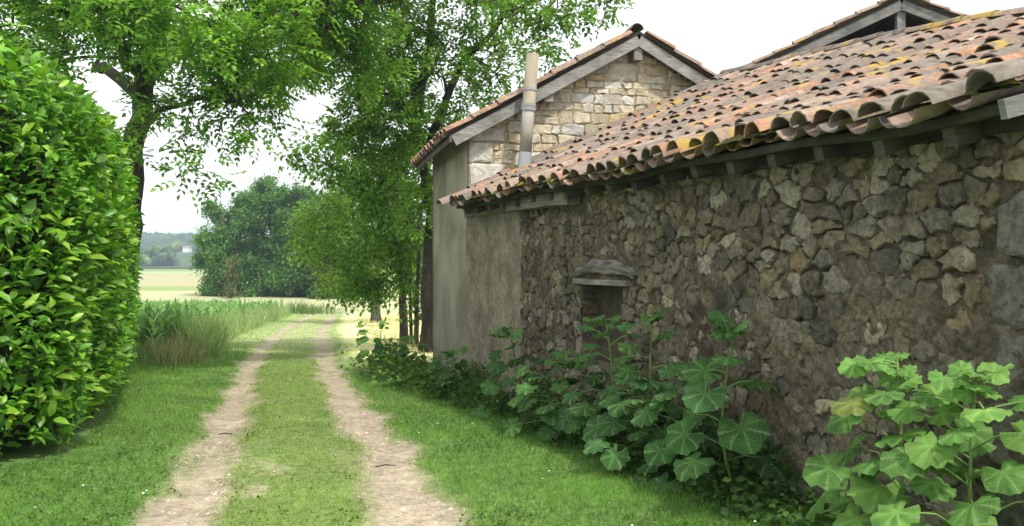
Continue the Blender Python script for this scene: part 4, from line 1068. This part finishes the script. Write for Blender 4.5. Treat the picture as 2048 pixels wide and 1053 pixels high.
lumps('distant_trees', P, R, shades(n, (0.055, 0.09, 0.028), (0.10, 0.15, 0.045), .2), 'line of trees at the far edge of the fields', 'trees')
hp = px(372, 499, 712); fh = thing('distant_house', (hp[0], hp[1], hp[2] - 3), 'tiny white house on the wooded hillside', 'house')
mb = MB(); mb.box((hp[0] - 2.6, hp[1], hp[2] - 2.5), (5.2, 0, 0), (0, 6, 0), (0, 0, 3.7), (.8, .8, .78)); mb.build('wall', M['house_white'], fh)
mb = MB(); a = hp + np.array([-3, -0.4, 1.2]); mb.add([a, a + [6, 0, 0], a + [6, 3.4, 1.4], a + [0, 3.4, 1.4], a + [0, 6.8, 0], a + [6, 6.8, 0]], [(0, 1, 2, 3), (3, 2, 5, 4), (0, 3, 4), (1, 5, 2)], (.32, .26, .22)); mb.build('roof', M['tile'], fh)

# ------------------------------------------------------------------ grass, crop, weeds
def inside(poly, x, y):
    r = np.zeros(len(x), bool); k = len(poly)
    for i in range(k):
        (x0, y0), (x1, y1) = poly[i], poly[(i + 1) % k]
        c = (y0 > y) != (y1 > y); r ^= c & (x < (x1 - x0) * (y - y0) / (y1 - y0 + 1e-12) + x0)
    return r
def wall_out(x, y): return (x - W0[0]) * N[0] + (y - W0[1]) * N[1]     # metres in front of the long wall
def grass_points(n, y0, y1, power=1.0, umin=-9, umax=9):
    y = y0 * (y1 / y0) ** (rng.random(n) ** power)
    x = (rng.uniform(-0.62, 0.62, n)) * (y + 0.6)
    return x, y
n = 520000
x, y = grass_points(n, 4.4, 60); u = x - track_x(y)
keep = ~inside(fp, x, y)
so = wall_out(x, y); sal = (x - W0[0]) * D[0] + (y - W0[1]) * D[1]
hside = -((x - G0[0]) * GD[0] + (y - G0[1]) * GD[1])                    # metres left of the house side wall
keep &= np.where(sal < 0.3, so > 0.03, np.where(y < 16.2, hside > 0.04, True))
keep &= rng.random(n) > rut_mask(u, y) * 0.95
keep &= ~((u < -2.3) & (y > 19)) 
x, y, u, so, sal = x[keep], y[keep], u[keep], so[keep], sal[keep]; n = len(x)
zc = zone_color(x, y, u)
clumpn = fbm(x * 2.5, y * 2.5, 131)
colg = zc * np.array([1.12, 1.20, 0.95]) * (0.65 + 0.8 * clumpn[:, None]) * (1 + rng.normal(0, .16, (n, 1)))
edge = np.exp(-np.maximum(0, so - 0.05) / 0.5) * (sal < 0.4)
hgt = (0.028 + 0.0007 * y) * (1 - 0.7 * rut_mask(u, y)) * rng.uniform(0.5, 1.5, n) * (0.55 + 0.9 * clumpn) * (1 + 1.6 * edge) * (1 + 0.5 * sstep(1.2, 2.4, -u) + 0.9 * sstep(1.8, 2.6, -u) * sstep(12, 17, y))
hgt *= 1 - 0.35 * (np.abs(u) < 0.45)
wdt = (0.0036 + 0.00060 * y) * rng.uniform(0.7, 1.4, n)
th = rng.random(n) * 2 * math.pi; lean = rng.uniform(0.15, 0.95, n)
dr = np.stack([np.cos(th) * lean, np.sin(th) * lean, np.ones(n)], 1)
nr = np.stack([np.cos(th + 1.2), np.sin(th + 1.2), rng.uniform(.1, .6, n)], 1)
go = leaf_obj('grass', BLADE, np.stack([x, y, ground_z(x, y) - 0.004], 1), dr, nr, hgt, wdt, colg, M['grass']); tag(go, 'short green grass of the verges and the strip between the wheel tracks', 'grass', kind='stuff')
# clover and plantain leaves low in the lawn
n = 42000; x, y = grass_points(n, 4.4, 20); u = x - track_x(y); so = wall_out(x, y)
keep = (~inside(fp, x, y)) & (so > 0.05) & (rng.random(n) > rut_mask(u, y) * 1.2) & (fbm(x * 1.1, y * 1.1, 141) > 0.46) & (np.abs(u) > 0.9 * rng.random(n)); x, y = x[keep], y[keep]; n = len(x)
hside = -((x - G0[0]) * GD[0] + (y - G0[1]) * GD[1]); 
co = leaf_obj('clover', LEAF4, np.stack([x, y, ground_z(x, y) + rng.uniform(.008, .035, n)], 1), rand_unit(n) * [1, 1, .35], np.array([0, 0, 1.]) + rand_unit(n) * .5, rng.uniform(.014, .032, n), rng.uniform(.012, .022, n), shades(n, (0.045, 0.11, 0.018), (0.09, 0.17, 0.03), .2), M['grass']); tag(co, 'small clover leaves scattered through the lawn', 'clover', kind='stuff')
# daisies
n = 170; x, y = grass_points(n, 4.6, 15); u = x - track_x(y); so = wall_out(x, y)
keep = (~inside(fp, x, y)) & (so > 0.4) & (rut_mask(u, y) < 0.2) & (np.abs(u) > 0.6) & (fbm(x * .7, y * .7, 151) > 0.45); x, y = x[keep], y[keep]; n = len(x)
do = leaf_obj('daisies', (np.array([[math.cos(k * 1.0472) * .5, math.sin(k * 1.0472) * .5, 0] for k in range(6)]), np.array([[0, 1, 2], [0, 2, 3], [0, 3, 4], [0, 4, 5]])), np.stack([x, y, ground_z(x, y) + .055], 1), rand_unit(n) * [1, 1, .1], np.array([0, 0, 1.]) + rand_unit(n) * .35, np.full(n, .016), np.full(n, .016), shades(n, (.75, .75, .7), (.8, .8, .78), .03), M['petal']); tag(do, 'tiny white daisies dotted over the lawn', 'daisies', kind='stuff')
# gravel in the wheel tracks
n = 9000; y = 4.5 * (26 / 4.5) ** rng.random(n); u = np.where(rng.random(n) < .5, -.735, .735) + rng.normal(0, .2, n); x = track_x(y) + u
keep = rut_mask(u, y) > .35; x, y = x[keep], y[keep]; n = len(x)
pv = np.array([[1, 0, 0], [0, 1, 0], [-1, 0, 0], [0, -1, 0], [.2, .1, .8]]); pf = np.array([[0, 1, 4], [1, 2, 4], [2, 3, 4], [3, 0, 4]])
rr = rng.gamma(2.0, .0026, n) + .003; V = pv[None] * rr[:, None, None] * (1 + rng.normal(0, .25, (n, 5, 1))) * np.array([1, 1, .8]); a = rng.random(n) * 6.28
ca, sa = np.cos(a)[:, None], np.sin(a)[:, None]; V = np.stack([V[..., 0] * ca - V[..., 1] * sa, V[..., 0] * sa + V[..., 1] * ca, V[..., 2]], -1) + np.stack([x, y, ground_z(x, y) - .001], 1)[:, None]
F_ = (pf[None] + (np.arange(n) * 5)[:, None, None]).reshape(-1, 3)
gv = obj('gravel', make_mesh('gravel', V.reshape(-1, 3), F_, M['pebble'], np.repeat(shades(n, (.33, .26, .20), (.46, .38, .30), .15), 5, 0))); tag(gv, 'fine pale gravel lying in the wheel tracks', 'gravel', kind='stuff')
# maize crop left of the track
n = 5200; y = 18.5 * (64 / 18.5) ** rng.random(n); x = track_x(y) - 2.6 - rng.random(n) ** 1.0 * (6 + y * .42)
y = y + (fbm(x * .5, y * .5, 7) - .5) * 2; keep = (x > -0.60 * y - 2) & ~inside(fp, x, y) & (x < -6.6 - .12 * (y - 18)) ; x, y = x[keep], y[keep]; n = len(x)
m = 9; gzp = ground_z(x, y); ph = rng.uniform(.55, .95, n) * (0.85 + .3 * fbm(x * .6, y * .6, 161))
k = np.arange(m)[None] / (m - 1); th = rng.random((n, 1)) * 6.28 + np.arange(m)[None] * 2.5
pos = np.stack([x[:, None] + 0 * k, y[:, None] + 0 * k, gzp[:, None] + ph[:, None] * (.1 + .8 * k)], -1).reshape(-1, 3)
el = rng.uniform(.35, 1.25, (n, m)) + .5 * k
dr = np.stack([np.cos(th), np.sin(th), el], -1).reshape(-1, 3); nr = np.stack([-np.cos(th) * .5, -np.sin(th) * .5, np.ones_like(th)], -1).reshape(-1, 3)
Lm = (rng.uniform(.32, .62, (n, m)) * (1 - .25 * k)).ravel(); cmz = np.repeat(shades(n, (0.11, 0.24, 0.07), (0.21, 0.35, 0.13), .25), m, 0)
mo = leaf_obj('maize_crop', BLADE5, pos, dr, nr, Lm, Lm * .20 + .012, cmz, M['grass']); tag(mo, 'young green maize crop filling the field left of the track', 'crop', kind='stuff')
# tall feathery grass at the crop edge
def tufts(name, label, n, yf, xf, h0, h1, c0, c1, wd, cat='grass'):
    y = yf(rng.random(n)); x = xf(y, rng.random(n)); th = rng.random(n) * 6.28; le = rng.uniform(.08, .5, n)
    L = rng.uniform(h0, h1, n) * (0.45 + 0.9 * fbm(x * 1.3, y * 1.3, 191))
    o = leaf_obj(name, BLADE5, np.stack([x, y, ground_z(x, y) - .01], 1), np.stack([np.cos(th) * le, np.sin(th) * le, np.ones(n)], 1), np.stack([np.cos(th + 1.4), np.sin(th + 1.4), np.full(n, .3)], 1), L, L * wd + .004, shades(n, c0, c1, .2), M['grass']); tag(o, label, cat, kind='stuff')
tufts('tall_grass', 'tall pale feathery grass along the edge of the crop', 11000, lambda r: 19 * (58 / 19) ** r, lambda y, r: track_x(y) - 1.9 - (r ** 1.3) * (1.2 + .05 * y), .35, 1.05, (0.19, 0.29, 0.11), (0.34, 0.41, 0.21), .022)
tufts('dry_grass', 'brown dry seeding grass beside the hedge end', 650, lambda r: 17.8 + rng.normal(0, .6, len(r)), lambda y, r: -6.45 - .18 * (y - 16.6) + rng.normal(0, .26, len(r)), .2, .65, (0.34, 0.29, 0.19), (0.48, 0.41, 0.30), .008)
tufts('rank_grass', 'dark rank grass growing between the hedge and the crop', 2600, lambda r: 18.2 + rng.normal(0, 1.2, len(r)), lambda y, r: -7.4 - .22 * (y - 18.2) + rng.normal(0, .6, len(r)), .15, .55, (0.12, 0.22, 0.06), (0.22, 0.32, 0.11), .02)
tufts('verge_grass', 'pale dry grass tufts right of the track below the light green tree', 9000, lambda r: 20 * (60 / 20) ** r, lambda y, r: track_x(y) + 2.2 + r * 4.2, .08, .28, (0.45, 0.42, 0.22), (0.62, 0.56, 0.34), .03)
tufts('far_brambles', 'low green growth where the track bends out of sight', 700, lambda r: 66 + rng.normal(0, 3, len(r)), lambda y, r: track_x(y) - 1.2 + rng.normal(0, 1.1, len(r)), .3, 1.0, (0.09, 0.16, 0.04), (0.16, 0.24, 0.07), .05)

# ------------------------------------------------------------------ hollyhocks along the wall
def holly_leaf(seed):
    rr_ = random.Random(seed); V = []; F = []
    lobes = rr_.choice([5, 5, 7]); n = 28; ph = rr_.uniform(-.1, .1)
    rings = (0.33, 0.68, 1.0); V.append((0, 0, 0.0)); cup = rr_.uniform(-.28, -.05); fold = rr_.uniform(.02, .14)
    for q in rings:
        for k in range(n):
            a = -math.pi + 2 * math.pi * (k + .5) / n                     # a = 0 is the leaf tip
            notch = 1 - 0.72 * math.exp(-((abs(a) - math.pi) / .20) ** 2) * q
            r = 1.0 * (0.92 + 0.055 * math.cos(lobes * a) * q - 0.06 * abs(a) / math.pi) * notch * (1 + .05 * math.sin(17 * a + seed) * q)
            x_, y_ = math.cos(a) * r * q, math.sin(a) * r * q
            zz = cup * q * q + fold * abs(math.sin(a)) * q + .10 * math.cos(lobes * a) * q * (1.2 - q) + .11 * math.sin(2 * lobes * a + seed) * q ** 3 + rr_.uniform(-.05, .05) * q
            V.append((x_ * .5 + .08, y_ * .5, zz * .5))
    for k in range(n): F.append((0, 1 + k, 1 + (k + 1) % n))
    for j in range(2):
        for k in range(n):
            a_ = 1 + j * n + k; b_ = 1 + j * n + (k + 1) % n; F.append((a_, a_ + n, b_ + n, b_))
    return np.array(V), F
HL = [holly_leaf(k) for k in range(7)]
HLV = [np.array([1.5] + [1.0 + .7 * max(0, math.cos(6 * (-math.pi + 2 * math.pi * (k % 28 + .5) / 28))) * (1.25 - .33 * (k // 28)) * .6 + rnd.uniform(-.1, .1) for k in range(84)]) for _ in range(7)]
hl_cache = {}
def hl_mesh(k, tint):
    if (k, tint) not in hl_cache: hl_cache[(k, tint)] = make_mesh('leaf', HL[k][0], HL[k][1], M['holly'], np.array(tint)[None] * HLV[k][:, None], True)
    return hl_cache[(k, tint)]
TINTS = {'dark': [(0.036, 0.10, 0.024), (0.044, 0.12, 0.028), (0.056, 0.14, 0.032), (0.04, 0.11, 0.032)], 'light': [(0.085, 0.19, 0.04), (0.105, 0.22, 0.045), (0.075, 0.17, 0.035), (0.13, 0.25, 0.05)]}  # same leaf in wall shade and in sun, the difference put into its colour
HOLLYGROUP = 'hollyhocks along the foot of the long wall'
def hollyhock(label, top, base, size, nleaf, tint, lean=0.0, spread=0.30, seed=0, low=0.1, yellow=0):
    """base, top: world points; leaves on petioles around the stem, turned to the light and away from the wall"""
    r = random.Random(seed); base = np.array(base, float); top = np.array(top, float)
    root = thing('hollyhock', tuple(base), label, 'plant', HOLLYGROUP)
    cv = curve(base, top, 8, 0.10); H = np.linalg.norm(top - base)
    mb = MB(); mb.tube(cv, np.linspace(.010, .005, 8) * (0.7 + .5 * H), 7, (0.12, 0.20, 0.05))
    ang = r.uniform(0, 6.28)
    spots_ = []
    for i in range(nleaf):
        f = low + (1 - low) * (i + r.uniform(-.2, .2)) / max(1, nleaf - 1); f = min(1.0, max(low * .6, f))
        k = f * 7; i0 = min(6, int(k)); p = cv[i0] * (1 - (k - i0)) + cv[i0 + 1] * (k - i0)
        ang += 2.4 + r.uniform(-.4, .4)
        az = np.array([math.cos(ang), math.sin(ang), 0.0]) + N * 0.55
        az /= np.linalg.norm(az) + 1e-9
        pl = spread * (1.15 - .75 * f) * r.uniform(.75, 1.25)
        tip = p + az * pl + UP * pl * r.uniform(-.05, .55)
        if np.dot(tip - W0, N) < 0.10: tip = tip + N * (0.10 - np.dot(tip - W0, N))
        mid = (p + tip) / 2 + UP * pl * .10
        mb.tube([p, mid, tip], [.0055, .0045, .0035], 5, (0.15, 0.24, 0.07), False)
        sz = size * 1.15 * (1.12 - .55 * f ** 1.6) * r.uniform(.8, 1.2)
        spots_.append((tip, az, f, sz))
    for q_ in range(4 if tint == 'dark' else 7):
        a_ = q_ * 2.2 + seed; az = np.array([math.cos(a_), math.sin(a_), 0.0]) + N * .25; az /= np.linalg.norm(az)
        p = cv[-1] - UP * .02 * q_; tip = p + az * r.uniform(.03, .075) + UP * r.uniform(.0, .05); mb.tube([p, tip], [.004, .003], 5, (0.15, 0.24, 0.07), False); spots_.append((tip, az, .97, size * r.uniform(.42, .75)))
    st = mb.build('stem', M['stem'], root, True)
    tocam = np.array([0, 0, EYE + .6]) 
    for (tip, az, f, sz) in spots_:
        xd = az * r.uniform(.6, 1.0) + UP * (-.55 + .75 * f * f + r.uniform(-.25, .25)); xd /= np.linalg.norm(xd)
        nd = UP * 0.9 + az * .35 + N * .35 + (tocam - tip) / np.linalg.norm(tocam - tip) * .35 + np.array([r.gauss(0, .25), r.gauss(0, .25), 0])
        zd = nd - xd * np.dot(nd, xd); zd /= np.linalg.norm(zd); yd = np.cross(zd, xd)
        tl = (0.17, 0.20, 0.045) if yellow and r.random() < yellow else r.choice(TINTS[tint])
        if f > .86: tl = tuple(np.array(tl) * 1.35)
        obj('leaf', hl_mesh(r.randrange(7), tuple(float(v) for v in tl)), root, frame_matrix(tip, xd, yd, zd) @ Matrix.Scale(sz, 4))
    return root
def on_wall(x, out):
    """point of the ground at distance out in front of the wall, seen at column x"""
    a = (x - CX) / F_PX; q = W0 + N * out                                # q + D s with X = a Y
    s = (a * q[1] - q[0]) / (D[0] - a * D[1]); p = q + D * s
    p[2] = gzf(p[0], p[1]); return p
def top_at(x, y, base, dout=0.0): return px(x, y, base[1] + dout)
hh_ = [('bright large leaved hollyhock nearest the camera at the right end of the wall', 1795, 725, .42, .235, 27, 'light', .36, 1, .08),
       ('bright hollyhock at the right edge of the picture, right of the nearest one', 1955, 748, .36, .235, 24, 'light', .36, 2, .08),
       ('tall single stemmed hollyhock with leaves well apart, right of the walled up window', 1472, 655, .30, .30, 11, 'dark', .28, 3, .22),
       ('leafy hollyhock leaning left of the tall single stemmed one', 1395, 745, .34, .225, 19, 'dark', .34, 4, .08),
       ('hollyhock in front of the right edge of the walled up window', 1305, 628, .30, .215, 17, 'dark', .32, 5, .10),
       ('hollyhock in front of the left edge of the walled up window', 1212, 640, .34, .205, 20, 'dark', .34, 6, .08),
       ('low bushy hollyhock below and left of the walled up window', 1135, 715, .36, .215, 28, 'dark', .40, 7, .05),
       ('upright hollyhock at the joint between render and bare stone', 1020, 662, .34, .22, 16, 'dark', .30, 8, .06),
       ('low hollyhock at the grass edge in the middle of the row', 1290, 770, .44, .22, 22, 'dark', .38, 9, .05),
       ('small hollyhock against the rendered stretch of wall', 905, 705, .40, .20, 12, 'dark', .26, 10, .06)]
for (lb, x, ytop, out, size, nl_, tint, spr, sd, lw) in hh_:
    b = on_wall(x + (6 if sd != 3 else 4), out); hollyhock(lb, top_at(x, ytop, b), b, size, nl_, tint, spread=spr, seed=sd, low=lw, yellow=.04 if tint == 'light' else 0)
for (lb, x, Y, yt, sz, nl_, sd) in (('lone young hollyhock in the sunny grass beyond the house', 768, 18.5, 648, .22, 11, 21), ('dark hollyhock at the foot of the grey house corner', 850, 15.2, 690, .24, 14, 22), ('leafy hollyhock beside the sapling trunks', 812, 17.0, 678, .24, 13, 23)):
    b = np.array([px(x, 0, Y)[0], Y, 0]); b[2] = gzf(b[0], Y); b_ = b
    hollyhock(lb, px(x, yt, Y), b_, sz, nl_, 'light' if sd == 21 else 'dark', spread=.3, seed=sd, low=.08)
# weeds at the foot of the walls
def weeds(name, label, n, sfun, h, size, c0, c1, cat='weeds'):
    p = sfun(n); n = len(p); hz = rng.random(n) ** 1.3 * h(p) ; pos = p.copy(); pos[:, 2] = ground_z(p[:, 0], p[:, 1]) + hz
    dr = rand_unit(n) * [1, 1, .5] + N * .3; nr = np.array([0, 0, 1.]) + rand_unit(n) * .7 + N * .3; L = rng.uniform(.5, 1.4, n) * size
    o = leaf_obj(name, LEAF4, pos, dr, nr, L, L * .7, shades(n, c0, c1, .22), M['weed']); tag(o, label, cat, kind='stuff')
def along(n):
    s = rng.uniform(-7.4, 0.2, n); o_ = 0.05 + rng.random(n) ** 1.6 * .5 * (.5 + fbm(s * 1.5, s * 0, 171)); return W0 + D * s[:, None] + N * o_[:, None]
def hcap(p):
    s = (p - W0) @ D; o_ = (p - W0) @ N; return (.10 + .42 * vnoise(s * 2.2, s * 0 + 2, 173)) * (1 - .6 * (o_ / .6)).clip(.2, 1)
weeds('wall_weeds', 'low dark weeds filling the foot of the long wall', 9500, along, hcap, .05, (0.05, 0.12, 0.025), (0.10, 0.20, 0.04))
def corner(n):
    a = rng.random(n); p0 = np.array([-0.95, 12.4, 0]); p1 = np.array([-2.35, 17.4, 0]); p = p0 + (p1 - p0) * a[:, None]; return p + GD * (.25 - np.abs(rng.normal(0, .38, n)))[:, None]
weeds('corner_weeds', 'dark leafy weeds at the foot of the grey house wall', 3200, corner, lambda p: .10 + .6 * vnoise(p[:, 0] * 3.1, p[:, 1] * 2.6, 177) ** 2, .085, (0.08, 0.175, 0.035), (0.17, 0.30, 0.06))
# a few fallen twigs on the wheel tracks
for i, (x, y, ln, an, lb) in enumerate(((1.0, 7.1, .16, .2, 'small dark twig lying on the right wheel track'), (-.75, 8.6, .15, -.1, 'small dark twig lying on the left wheel track'))):
    X = float(track_x(y)) + (x if x < 0 else .6); mb = MB(); z0 = gzf(X, y) + .012
    mb.tube([(X, y, z0), (X + ln * .5 * math.cos(an), y + ln * .5 * math.sin(an), z0 + .01), (X + ln * math.cos(an), y + ln * math.sin(an), z0)], [.005, .006, .003], 5, (.06, .05, .04)); o = mb.build('twig', M['bark']); tag(o, lb, 'twig', 'twigs on the track')

# ------------------------------------------------------------------ haze
HAZE = 0.0006
mh = bpy.data.materials.new('haze'); mh.use_nodes = True; nt = mh.node_tree; nt.nodes.clear()
pv_ = nt.nodes.new('ShaderNodeVolumePrincipled'); pv_.inputs['Color'].default_value = (0.66, 0.82, 1.0, 1); pv_.inputs['Density'].default_value = HAZE; pv_.inputs['Anisotropy'].default_value = 0.2
ou = nt.nodes.new('ShaderNodeOutputMaterial'); nt.links.new(pv_.outputs[0], ou.inputs['Volume'])
mb = MB(); mb.box((-1700, -60, -6), (3400, 0, 0), (0, 2400, 0), (0, 0, 56)); ho = mb.build('haze', mh); tag(ho, 'thin pale summer haze over the fields', 'haze', kind='stuff')

for e in EMPTIES:
    if '_loc' in e: del e['_loc']
